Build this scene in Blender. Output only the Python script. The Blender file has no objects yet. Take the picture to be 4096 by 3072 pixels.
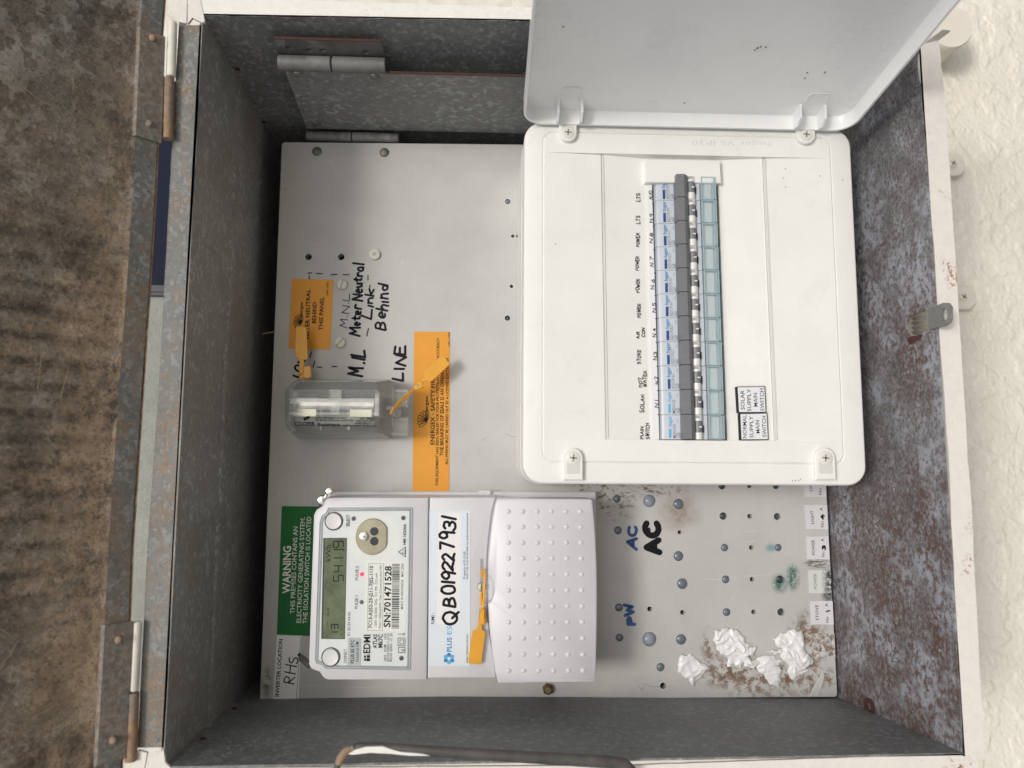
import bpy, bmesh, math, random
from mathutils import Vector, noise as mnoise
random.seed(7)
sc = bpy.context.scene
COL = sc.collection
# ------------------------------------------------------------------ frame of reference
# real up is the left of the picture. (u, v, d) in mm: u = real down, v = real left, d = out of the meter board
F = 2925.24; CD = 600.0; S = 0.001; Z0 = 1.35
RA, RB, RC = -0.1145, -0.0351, 0.0109
def _rot(a, b, c):
    ca, sa, cb, sb, cc, s2 = math.cos(a), math.sin(a), math.cos(b), math.sin(b), math.cos(c), math.sin(c)
    Rx = ((1,0,0),(0,ca,-sa),(0,sa,ca)); Ry = ((cb,0,sb),(0,1,0),(-sb,0,cb)); Rz = ((cc,-s2,0),(s2,cc,0),(0,0,1))
    mm = lambda A, B: tuple(tuple(sum(A[i][k]*B[k][j] for k in range(3)) for j in range(3)) for i in range(3))
    return mm(mm(Rz, Ry), Rx)
R = _rot(RA, RB, RC)
def W(u, v, d): return Vector((-v*S, -d*S, Z0-u*S))
def ray(px, py):
    a, b = (px-2048)/F, (py-1536)/F
    return [R[0][i]*a+R[1][i]*b+R[2][i] for i in range(3)]
def at(px, py, d=0.0):
    r = ray(px, py); t = (CD-d)/r[2]; return (t*r[0], t*r[1], d)
def at_v(px, py, v):
    r = ray(px, py); t = v/r[1]; return (t*r[0], v, CD-t*r[2])
def at_plane(px, py, P0, n):
    r = ray(px, py); D = (r[0], r[1], -r[2]); C = (0, 0, CD)
    t = sum(n[i]*(P0[i]-C[i]) for i in range(3))/sum(n[i]*D[i] for i in range(3))
    return tuple(C[i]+t*D[i] for i in range(3))
# ------------------------------------------------------------------ camera, world, sun, exposure
cam = bpy.data.objects.new('camera', bpy.data.cameras.new('camera')); COL.objects.link(cam)
cam.data.sensor_width = 36; cam.data.lens = 36*F/4096; cam.data.clip_start = 0.01; cam.data.clip_end = 100
def wv(r): return Vector((-r[1], r[2], -r[0]))          # (u, v, w=-d) direction -> world
from mathutils import Matrix
ax, ay, az = wv(R[0]), -wv(R[1]), -wv(R[2])
M = Matrix((ax, ay, az)).transposed().to_4x4(); M.translation = W(0, 0, CD); cam.matrix_world = M
cam.data.dof.use_dof = True; cam.data.dof.focus_distance = 0.56; cam.data.dof.aperture_fstop = 7.0
sc.camera = cam
wd = bpy.data.worlds.new('World'); sc.world = wd; wd.use_nodes = True
SUN_EL, SUN_AZ = math.radians(37), math.radians(177)     # azimuth measured from +Y (into the wall) towards +X
nt = wd.node_tree; sky = nt.nodes.new('ShaderNodeTexSky'); sky.sky_type = 'NISHITA'; sky.sun_disc = False
sky.sun_elevation = SUN_EL; sky.sun_rotation = SUN_AZ; sky.air_density = 1.0; sky.dust_density = 3.0; sky.ozone_density = 1.0
bg = nt.nodes['Background']; hs = nt.nodes.new('ShaderNodeHueSaturation'); hs.inputs['Saturation'].default_value = .55
nt.links.new(sky.outputs[0], hs.inputs['Color']); nt.links.new(hs.outputs[0], bg.inputs[0]); bg.inputs[1].default_value = 0.125
sun = bpy.data.objects.new('sun', bpy.data.lights.new('sun', 'SUN')); COL.objects.link(sun)
sun.data.energy = 1.7; sun.data.angle = math.radians(13); sun.data.color = (1, .97, .93)
sd = Vector((math.sin(SUN_AZ)*math.cos(SUN_EL), math.cos(SUN_AZ)*math.cos(SUN_EL), math.sin(SUN_EL)))
sun.rotation_euler = sd.to_track_quat('Z', 'Y').to_euler(); sun.location = sd*2
sc.view_settings.view_transform = 'Standard'; sc.view_settings.look = 'None'; sc.view_settings.exposure = -0.2
sc.cycles.max_bounces = 8; sc.cycles.transparent_max_bounces = 16
# ------------------------------------------------------------------ materials
class NT:
    def __init__(s, name):
        s.m = bpy.data.materials.new(name); s.m.use_nodes = True; s.t = s.m.node_tree
        s.b = s.t.nodes['Principled BSDF']; s.co = s.t.nodes.new('ShaderNodeTexCoord').outputs['Object']
        g = s.t.nodes.new('ShaderNodeNewGeometry'); s.pos = g.outputs['Position']
    def n(s, typ, ins=None, **kw):
        x = s.t.nodes.new(typ)
        for k, v in kw.items(): setattr(x, k, v)
        for k, v in (ins or {}).items():
            if hasattr(v, 'is_output') or isinstance(v, bpy.types.NodeSocket): s.t.links.new(v, x.inputs[k])
            else: x.inputs[k].default_value = v
        return x
    def noise(s, scale, detail=4, rough=.6, vec=None, dist=0):
        return s.n('ShaderNodeTexNoise', {'Vector': vec or s.co, 'Scale': scale, 'Detail': detail, 'Roughness': rough, 'Distortion': dist}).outputs[0]
    def ramp(s, fac, stops):
        x = s.n('ShaderNodeValToRGB', {0: fac}); e = x.color_ramp.elements
        while len(e) < len(stops): e.new(.5)
        for i, (p, c) in enumerate(stops):
            e[i].position = p; e[i].color = (*c, 1) if isinstance(c, tuple) else (c, c, c, 1)
        return x.outputs[0]
    def mix(s, fac, a, b, mode='MIX'):
        x = s.n('ShaderNodeMix', data_type='RGBA', blend_type=mode); ins = [i for i in x.inputs if i.type == 'RGBA']
        for sock, v in ((x.inputs[0], fac), (ins[0], a), (ins[1], b)):
            if isinstance(v, bpy.types.NodeSocket): s.t.links.new(v, sock)
            else: sock.default_value = (*v, 1) if isinstance(v, tuple) else v
        return [o for o in x.outputs if o.type == 'RGBA'][0]
    def math(s, op, a, b=0.0, clamp=False): return s.n('ShaderNodeMath', {0: a, 1: b}, operation=op, use_clamp=clamp).outputs[0]
    def stretch(s, sx, sy, sz, vec=None): return s.n('ShaderNodeVectorMath', {0: vec or s.co, 1: (sx, sy, sz)}, operation='MULTIPLY').outputs[0]
    def near(s, p, r, soft=.35):            # 1 inside an ellipsoid at world point p, 0 outside
        q = s.n('ShaderNodeVectorMath', {0: s.pos, 1: tuple(p)}, operation='SUBTRACT').outputs[0]
        q = s.n('ShaderNodeVectorMath', {0: q, 1: tuple(1/max(k, 1e-5) for k in r)}, operation='MULTIPLY').outputs[0]
        l = s.n('ShaderNodeVectorMath', {0: q}, operation='LENGTH').outputs['Value']
        return s.n('ShaderNodeMapRange', {0: l, 1: 1+soft, 2: 1-soft, 3: 0.0, 4: 1.0}).outputs[0]
    def set(s, color=None, rough=None, metal=None, spec=None, **kw):
        for k, v in (('Base Color', color), ('Roughness', rough), ('Metallic', metal), ('Specular IOR Level', spec)):
            if v is None: continue
            if isinstance(v, bpy.types.NodeSocket): s.t.links.new(v, s.b.inputs[k])
            else: s.b.inputs[k].default_value = (*v, 1) if isinstance(v, tuple) else v
        return s
    def bump(s, h, strength=.3, dist=.001):
        x = s.n('ShaderNodeBump', {'Strength': strength, 'Distance': dist, 'Height': h}); s.t.links.new(x.outputs[0], s.b.inputs['Normal']); return s
MATS = {}
def plain(name, col, rough=.5, metal=0.0, spec=.5, var=.12, vs=60, bump=0.0, bs=900, speck=0, smudge=0.0):
    if name in MATS: return MATS[name]
    t = NT(name); a = t.noise(vs, 5, .65)
    c = t.mix(t.ramp(a, [(.3, 0.0), (.7, 1.0)]), tuple(k*(1-var) for k in col), tuple(min(1, k*(1+var*.5)) for k in col))
    if smudge: c = t.mix(t.ramp(t.noise(26, 7, .75, None, 1.2), [(.56, 0.0), (.78, smudge)]), c, tuple(k*.62 for k in col)); c = t.mix(t.ramp(t.noise(120, 6, .8, t.stretch(1, 1, 3), 2.0), [(.68, 0.0), (.76, smudge)]), c, tuple(k*.5 for k in col))
    if speck: c = t.mix(t.ramp(t.noise(speck, 2, .5), [(.70, 0.0), (.74, .5)]), c, tuple(k*.35 for k in col))
    t.set(c, t.n('ShaderNodeMapRange', {0: a, 3: rough*.85, 4: min(1, rough*1.15)}).outputs[0], metal, spec)
    if bump: t.bump(t.noise(bs, 3, .6), bump, .0004)
    MATS[name] = t.m; return t.m
def galv(name, lo, hi, sc_=150, stretch=(1, 1, 1), dirt=(.05, .045, .035), dirt_amt=.35, white=.0, rough=.55, metal=.08, vec_scale=None):
    t = NT(name); v = t.stretch(*stretch)
    w = t.n('ShaderNodeTexNoise', {'Vector': v, 'Scale': sc_*1.4, 'Detail': 2.0}).outputs[1]
    v2 = t.n('ShaderNodeVectorMath', {0: v, 1: t.n('ShaderNodeVectorMath', {0: w, 1: (.0035,)*3}, operation='MULTIPLY').outputs[0]}, operation='ADD').outputs[0]
    vo = t.n('ShaderNodeTexVoronoi', {'Vector': v2, 'Scale': sc_, 'Randomness': 1.0}, feature='F1')
    g = t.n('ShaderNodeSeparateColor', {0: vo.outputs['Color']}).outputs[0]
    c = t.ramp(g, [(.0, tuple(k*.84 for k in lo)), (.60, tuple(a*.75+b*.25 for a, b in zip(lo, hi))), (.80, tuple(a*.35+b*.65 for a, b in zip(lo, hi))), (.93, tuple(k*1.22 for k in hi))])
    c = t.mix(t.ramp(t.noise(18, 5, .7), [(.35, .0), (.70, .30)]), c, tuple(k*1.05 for k in hi))
    c = t.mix(t.ramp(t.noise(sc_*3, 5, .7, v), [(.35, 0.0), (.75, .55)]), c, tuple(k*.62 for k in lo))
    c = t.mix(t.ramp(t.noise(14, 5, .7), [(.42, 0.0), (.72, dirt_amt)]), c, dirt)
    if white: c = t.mix(t.ramp(t.noise(sc_*1.6, 3, .6, t.stretch(1, 1, .35)), [(.66, 0.0), (.71, white)]), c, (.55, .56, .55))
    t.set(c, t.n('ShaderNodeMapRange', {0: g, 3: rough*.8, 4: rough*1.25}).outputs[0], metal, .4)
    t.bump(t.noise(sc_*2.5, 4, .7, v), .25, .0006); MATS[name] = t.m; return t.m
def clear(name, tint=(.93, .94, .95), rough=.06, gain=.55, body=(.6, .62, .64), bodyf=.12):
    t = NT(name)
    tr = t.n('ShaderNodeBsdfTransparent', {0: (*tint, 1)}).outputs[0]
    t.set(body, rough, 0.0, .6)
    lw = t.n('ShaderNodeLayerWeight', {0: gain}).outputs['Fresnel']
    f = t.math('ADD', lw, bodyf, True)
    mx = t.n('ShaderNodeMixShader', {0: f, 1: tr, 2: t.b.outputs[0]})
    t.t.links.new(mx.outputs[0], t.t.nodes['Material Output'].inputs[0]); MATS[name] = t.m; return t.m
G_TOP = galv('galvanised_side', (.20, .208, .205), (.33, .34, .335), 400, (1, 1, 1), dirt_amt=.3)
G_LOW = galv('galvanised_low_side', (.19, .198, .198), (.28, .29, .29), 430, (1, 1, .8), dirt_amt=.15, white=.8)
G_CEIL = galv('galvanised_ceiling', (.26, .255, .24), (.36, .355, .335), 400, (.8, 1, 1), dirt=(.16, .125, .09), dirt_amt=.5)
G_PLATE = galv('galvanised_plate', (.22, .228, .223), (.36, .37, .36), 330, (1, 1, .8), dirt_amt=.2)
def rusted(name, *a, **k):
    m = galv(name, *a, **k); t = NT.__new__(NT); t.m = m; t.t = m.node_tree; t.b = t.t.nodes['Principled BSDF']; t.co = [n for n in t.t.nodes if n.type == 'TEX_COORD'][0].outputs['Object']
    src = t.b.inputs['Base Color'].links[0].from_socket
    msk = t.math('MULTIPLY', t.ramp(t.noise(40, 4, .6), [(.46, 0.0), (.6, 1.0)]), t.ramp(t.noise(300, 6, .8), [(.46, 0.0), (.56, .8)]))
    c = t.mix(msk, src, (.27, .16, .08)); c = t.mix(t.ramp(t.noise(420, 5, .8), [(.58, 0.0), (.66, .6)]), c, (.38, .37, .33)); c = t.mix(t.ramp(t.noise(350, 5, .8), [(.34, .7), (.42, 0.0)]), c, (.05, .045, .04)); t.set(c); return m
G_FL = rusted('galvanised_flange', (.17, .178, .175), (.30, .31, .305), 420, (1, 1, 1), dirt=(.12, .10, .07), dirt_amt=.6, white=.5)
G_HINGE = galv('galvanised_hinge', (.18, .18, .175), (.30, .30, .29), 60, (.4, 1, 1), dirt_amt=.4)
def rusty_floor():
    t = NT('rusted_galvanised_floor'); v = t.stretch(.75, 1, 1)
    c = t.ramp(t.noise(85, 6, .75, v), [(.30, (.12, .115, .115)), (.45, (.19, .19, .20)), (.56, (.255, .255, .265)), (.68, (.38, .395, .44))])
    sp = t.ramp(t.noise(520, 3, .7, v), [(.40, 1.0), (.52, 0.0)])
    c = t.mix(sp, c, (.12, .105, .10))
    patch = t.ramp(t.noise(16, 4, .65), [(.42, 0.0), (.58, 1.0)])
    rs = t.ramp(t.noise(330, 4, .75, v), [(.46, 0.0), (.54, 1.0)])
    cl_ = None
    for v_, d_, rv, rd in ((40, 110, 45, 22), (120, 60, 60, 45), (110, 112, 60, 14), (-90, 105, 40, 25), (-130, 40, 40, 40), (30, 20, 60, 22), (180, 20, 30, 40), (150, 100, 60, 40), (60, 70, 50, 30)):
        k_ = t.near(W(310, v_, d_), (rv*S, rd*S, .05), .8); cl_ = k_ if cl_ is None else t.math('MAXIMUM', cl_, k_)
    cl_ = t.math('ADD', t.math('MULTIPLY', cl_, .9), .12, True)
    c = t.mix(t.math('MULTIPLY', cl_, t.math('MULTIPLY', rs, .95)), c, (.11, .055, .04))
    rs2 = t.math('MULTIPLY', t.ramp(t.noise(190, 5, .75, v), [(.55, 0.0), (.60, 1.0)]), t.ramp(t.noise(9, 3, .6, t.stretch(1.5, 2.5, 1)), [(.52, .05), (.66, .8)]))
    c = t.mix(t.math('MULTIPLY', rs2, .7), c, (.09, .045, .035))
    c = t.mix(t.math('MULTIPLY', t.ramp(t.noise(22, 3, .6), [(.47, 0.0), (.58, 1.0)]), t.ramp(t.noise(240, 5, .75, v), [(.46, 0.0), (.54, .8)])), c, (.37, .39, .44))
    t.set(c, .7, .1, .3); t.bump(t.noise(500, 5, .7), .5, .0008); MATS['floor'] = t.m; return t.m
G_FLOOR = rusty_floor()
def dirty_lid():
    t = NT('dirty_galvanised_lid'); v = t.stretch(1, 1, 1)
    vo = t.n('ShaderNodeTexVoronoi', {'Vector': t.n('ShaderNodeVectorMath', {0: v, 1: t.n('ShaderNodeVectorMath', {0: t.n('ShaderNodeTexNoise', {'Vector': v, 'Scale': 120.0}).outputs[1], 1: (.02,)*3}, operation='MULTIPLY').outputs[0]}, operation='ADD').outputs[0], 'Scale': 115.0}, feature='F1')
    g = t.n('ShaderNodeSeparateColor', {0: vo.outputs['Color']}).outputs[0]
    c = t.ramp(g, [(0.0, (.17, .16, .14)), (.6, (.25, .235, .205)), (.85, (.36, .35, .315)), (1.0, (.46, .45, .42))])
    big = t.ramp(t.noise(11, 8, .8, t.stretch(2.2, 1, .8), .4), [(.36, .1), (.60, 1.0)])
    fine = t.ramp(t.noise(240, 6, .8), [(.36, (.25, .175, .115)), (.55, (.54, .41, .29)), (.72, (.74, .62, .48))])
    fm = t.ramp(t.noise(90, 6, .75), [(.30, .35), (.56, 1.0)])
    vy = t.n('ShaderNodeMapRange', {0: t.n('ShaderNodeSeparateXYZ', {0: t.pos}).outputs[0], 1: .26, 2: .08, 3: .25, 4: 1.0}).outputs[0]
    c = t.mix(t.math('MULTIPLY', vy, t.math('MULTIPLY', big, fm)), c, fine)
    vv = t.n('ShaderNodeSeparateXYZ', {0: t.n('ShaderNodeVectorMath', {0: t.pos, 1: t.n('ShaderNodeVectorMath', {0: t.n('ShaderNodeTexNoise', {'Vector': t.co, 'Scale': 60.0, 'Detail': 4.0}).outputs[1], 1: (.009,)*3}, operation='MULTIPLY').outputs[0]}, operation='ADD').outputs[0]}).outputs[0]
    rib = t.math('SINE', t.math('MULTIPLY', vv, 420.0)); rib = t.n('ShaderNodeMapRange', {0: rib, 1: -.3, 2: .9, 3: 0.0, 4: .8}).outputs[0]
    rib = t.math('MULTIPLY', rib, t.near((.02, -.2, Z0+.26), (.13, .12, .085), .35)); c = t.mix(t.math('MULTIPLY', rib, t.ramp(t.noise(130, 6, .8), [(.38, .2), (.58, 1.0)])), c, (.06, .05, .038))
    c = t.mix(t.math('MULTIPLY', t.near((-.02, -.15, Z0+.235), (.25, .2, .014), .9), t.ramp(t.noise(160, 7, .8), [(.40, 0.0), (.56, .85)])), c, (.62, .45, .30))
    c = t.mix(t.ramp(t.noise(480, 6, .85), [(.56, 0.0), (.66, .9)]), c, (.58, .50, .37))
    c = t.mix(t.ramp(t.noise(380, 6, .85, t.stretch(1.3, 1, 1)), [(.36, .8), (.46, 0.0)]), c, (.04, .034, .026))
    c = t.mix(t.ramp(t.noise(20, 7, .8, t.stretch(1, 1, 1.6)), [(.52, 0.0), (.66, .75)]), c, (.045, .035, .025))
    t.set(c, .85, .0, .25); t.bump(t.math('ADD', t.noise(260, 8, .8), t.math('MULTIPLY', t.noise(45, 4, .6), 1.0)), 1.0, .004); return t.m
LIDM = dirty_lid()
def painted(name, col, rust=.25, scale=30):
    t = NT(name); a = t.noise(200, 5, .7)
    c = t.mix(t.ramp(a, [(.3, 0.0), (.7, 1.0)]), tuple(k*.9 for k in col), col)
    m = t.math('MULTIPLY', t.ramp(t.noise(scale, 3, .5), [(.60, 0.0), (.68, 1.0)]), t.ramp(t.noise(380, 5, .8), [(.52, 0.0), (.58, 1.0)]))
    c = t.mix(t.math('MULTIPLY', m, rust*4, True), c, (.30, .11, .03))
    c = t.mix(t.ramp(t.noise(900, 3, .6), [(.70, 0.0), (.73, .8)]), c, (.25, .2, .16))
    t.set(c, .45, 0, .5); t.bump(t.noise(260, 5, .7), .35, .0005); return t.m
RIM = painted('white_painted_rim', (.80, .76, .71), .3)
RIMT = painted('white_painted_rim_clean', (.86, .85, .80), .05)
def rustm(name, amt):
    t = NT(name); c = t.ramp(t.noise(70, 6, .75), [(.32, (.24, .22, .19)), (.46, (.36, .22, .11)), (.58, (.50, .25, .08)), (.72, (.58, .36, .18))])
    c = t.mix(amt, c, t.ramp(t.noise(300, 5, .7), [(.4, (.14, .145, .145)), (.65, (.30, .30, .28))]))
    t.set(c, .75, .1, .3); t.bump(t.noise(350, 5, .7), .5, .001); return t.m
RUST = rustm('orange_rust', .5); RUSTG = rustm('grey_rust', .82)
DRED = plain('red_oxide', (.075, .028, .022), .8, var=.4, vs=200)
COPPER = plain('flaking_copper_edge', (.45, .26, .17), .7, var=.4, vs=150, bump=.5)
def stucco():
    t = NT('cream_render_paint'); c = t.mix(t.ramp(t.noise(9, 5, .6), [(.3, 0.0), (.7, 1.0)]), (.74, .705, .62), (.82, .785, .70))
    c = t.mix(t.ramp(t.noise(500, 2, .5), [(.76, 0.0), (.78, .8)]), c, (.12, .09, .06))
    t.set(c, .33, 0, .5); t.bump(t.noise(330, 6, .65), .45, .0016); return t.m
STUC = stucco()
# board: grey paint with its stains
def board_mat():
    t = NT('grey_board_paint')
    c = t.mix(t.ramp(t.noise(9, 6, .7), [(.32, 0.0), (.70, 1.0)]), (.44, .438, .43), (.55, .545, .53))
    c = t.mix(t.ramp(t.noise(40, 6, .8, None, 1.5), [(.60, 0.0), (.80, .30)]), c, (.60, .60, .59))
    c = t.mix(t.ramp(t.noise(95, 6, .8, t.stretch(1, 1, 2), 1.0), [(.67, 0.0), (.76, .40)]), c, (.17, .165, .155))
    sc1 = t.noise(260, 4, .75, t.stretch(1, 1, .5)); sc2 = t.noise(150, 6, .8); fl = t.noise(60, 5, .7)
    def stain(c, px, py, rx, ry, col, src, lo, hi, amt=.9, soft=.4):
        p = W(*at(px, py, 0)); k = S*CD/F
        m = t.math('MULTIPLY', t.near(p, (ry*k, .02, rx*k), soft), t.ramp(src, [(lo, 0.0), (hi, amt)]))
        return t.mix(m, c, col)
    br = (.17, .10, .055)
    for a in ((2440, 1990, 110, 75), (2640, 1950, 110, 30), (2360, 1960, 60, 40)): c = stain(c, *a, br, sc1, .52, .60)
    c = stain(c, 2716, 2045, 60, 55, (.20, .12, .06), fl, .30, .60, .85, .8)
    for a in ((2845, 2590, 36, 60), (2970, 2680, 120, 50), (3060, 2735, 150, 50), (3240, 2640, 50, 130), (3230, 2520, 60, 60), (3320, 2710, 60, 30), (2870, 2700, 70, 40), (3130, 2700, 70, 40)):
        c = stain(c, *a, br, sc2, .46, .56, .85, .5)
    c = stain(c, 3172, 2310, 24, 46, (.03, .13, .09), t.noise(330, 5, .8), .38, .56, .95, .35)
    c = stain(c, 3120, 2335, 26, 30, (.03, .12, .09), sc2, .35, .5, .9, .5)
    c = stain(c, 3085, 2192, 20, 14, (.12, .30, .30), sc2, .35, .5, .8, .5)
    c = stain(c, 3270, 2255, 50, 18, (.06, .06, .05), t.noise(300, 4, .8, t.stretch(3, 1, .5)), .45, .55, .9, .3)
    c = stain(c, 3310, 2350, 24, 60, (.03, .03, .025), sc2, .40, .5, .95, .4)
    c = stain(c, 1068, 2730, 16, 46, (.10, .09, .08), sc2, .42, .52, .8, .5)
    t.set(c, t.n('ShaderNodeMapRange', {0: fl, 3: .45, 4: .65}).outputs[0], 0, .3); t.bump(t.noise(500, 4, .7), .1, .0003); return t.m
BOARD = board_mat()
WP = plain('white_abs_plastic', (.83, .83, .80), .32, var=.05, vs=18, bump=.03, bs=1500, smudge=.22)
WLID = plain('white_lid_plastic', (.88, .885, .875), .28, var=.04, vs=14, bump=.02, bs=1500, smudge=.18)  # same plastic as the enclosure, bounce light on the lid put into its colour
METER = plain('light_grey_meter_plastic', (.66, .66, .68), .42, var=.05, vs=25, bump=.05, bs=2500, smudge=.2)
METER2 = plain('cover_grey_plastic', (.64, .64, .665), .36, var=.05, vs=25, bump=.05, bs=2500)
FACE = plain('meter_faceplate', (.74, .75, .78), .4, var=.03)
PAPER = plain('white_label', (.80, .80, .80), .4, var=.04)
NPAPER = plain('blueish_white_sticker', (.70, .76, .82), .22, var=.06, vs=12)
INKK = plain('black_ink', (.010, .010, .012), .6, spec=.15, var=.1)
INKG = plain('grey_ink', (.16, .17, .19), .5, var=.1)
PEN = plain('black_marker', (.014, .011, .018), .6, spec=.15, var=.3, vs=300)
PENF = plain('faded_marker', (.055, .045, .09), .6, spec=.15, var=.5, vs=200)
PENB = plain('blue_marker', (.045, .10, .26), .6, spec=.2, var=.5, vs=200)
ORANGE = plain('orange_sticker', (.74, .33, .045), .45, spec=.25, var=.07, vs=30)
YEL = plain('amber_seal_plastic', (.74, .35, .025), .38, var=.08, vs=80, bump=.1)
YELD = plain('amber_strap_plastic', (.80, .38, .035), .3, var=.08, vs=80)
GREEN = plain('green_sign', (.012, .15, .035), .5, spec=.2, var=.1, speck=420)
WTXT = plain('white_ink', (.78, .80, .76), .5, var=.03)
BLUE1 = plain('blue_print', (.02, .22, .50), .4, var=.1); BLUE2 = plain('light_blue_print', (.10, .42, .72), .4, var=.1)
BRK = plain('breaker_light_grey', (.50, .54, .59), .35, var=.04)
BRKW = plain('breaker_white', (.76, .76, .74), .35, var=.04)
DGR = plain('breaker_dark_grey', (.17, .175, .19), .45, var=.1, vs=150)
BTN = plain('breaker_test_button', (.03, .10, .30), .25, var=.3, vs=400)
BLACK = plain('black_void', (.006, .006, .007), .8, var=.1)
DARK = plain('dark_plastic', (.05, .055, .065), .5, spec=.25, var=.1)
SIL = plain('bright_metal', (.62, .61, .57), .22, 1.0, var=.15, vs=200, bump=.1)
SILY = plain('brass_plated', (.30, .28, .21), .42, .9, var=.2, vs=120, bump=.1)
BRASS = plain('tarnished_brass', (.22, .13, .05), .4, .7, var=.4, vs=300, bump=.4)
RIVET = plain('rivet_metal', (.20, .20, .17), .5, .4, var=.5, vs=220, bump=.4)
PLUG = plain('grey_silicone_plug', (.15, .18, .215), .22, var=.2, vs=250)
PLUGD = plain('dark_silicone_plug', (.06, .075, .09), .22, var=.3, vs=250)
PLUGL = plain('pale_silicone_plug', (.27, .31, .36), .22, var=.15, vs=250)
HOLEW = plain('broken_board_core', (.62, .60, .57), .8, var=.25, vs=500, bump=.6)
NYL = plain('nylon_screw', (.58, .58, .50), .4, var=.08, vs=200)
SEAL = plain('white_sealant', (.80, .80, .80), .35, var=.06, vs=90)
PVC = plain('cream_pvc', (.74, .70, .62), .35, var=.04)
NAVY = plain('navy_panel', (.010, .016, .038), .6, spec=.15, var=.3, vs=12)
GCLR = clear('clear_polycarbonate', (.975, .98, .975), .10, .28, (.92, .92, .90), .10)
GPANE = clear('clear_window', (.97, .98, .97), .03, .2, (.7, .7, .7), .0)
GBLU = clear('pale_blue_clear_cover', (.97, .99, .99), .06, .2, (.80, .88, .90), .14)
GBLE = clear('blue_clear_edge', (.90, .965, .975), .1, .3, (.70, .83, .86), .3)
LCD = plain('lcd_glass', (.15, .18, .105), .5, spec=.2, var=.45, vs=70)
LCDK = plain('lcd_segment', (.012, .016, .010), .6, spec=.1, var=.1)
SCR = plain('screw_white', (.74, .73, .68), .35, var=.05)
t = NT('red_led'); t.set((.7, .02, .05), .3); t.b.inputs['Emission Color'].default_value = (1, .05, .1, 1); t.b.inputs['Emission Strength'].default_value = 1.2; LED = t.m
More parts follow.
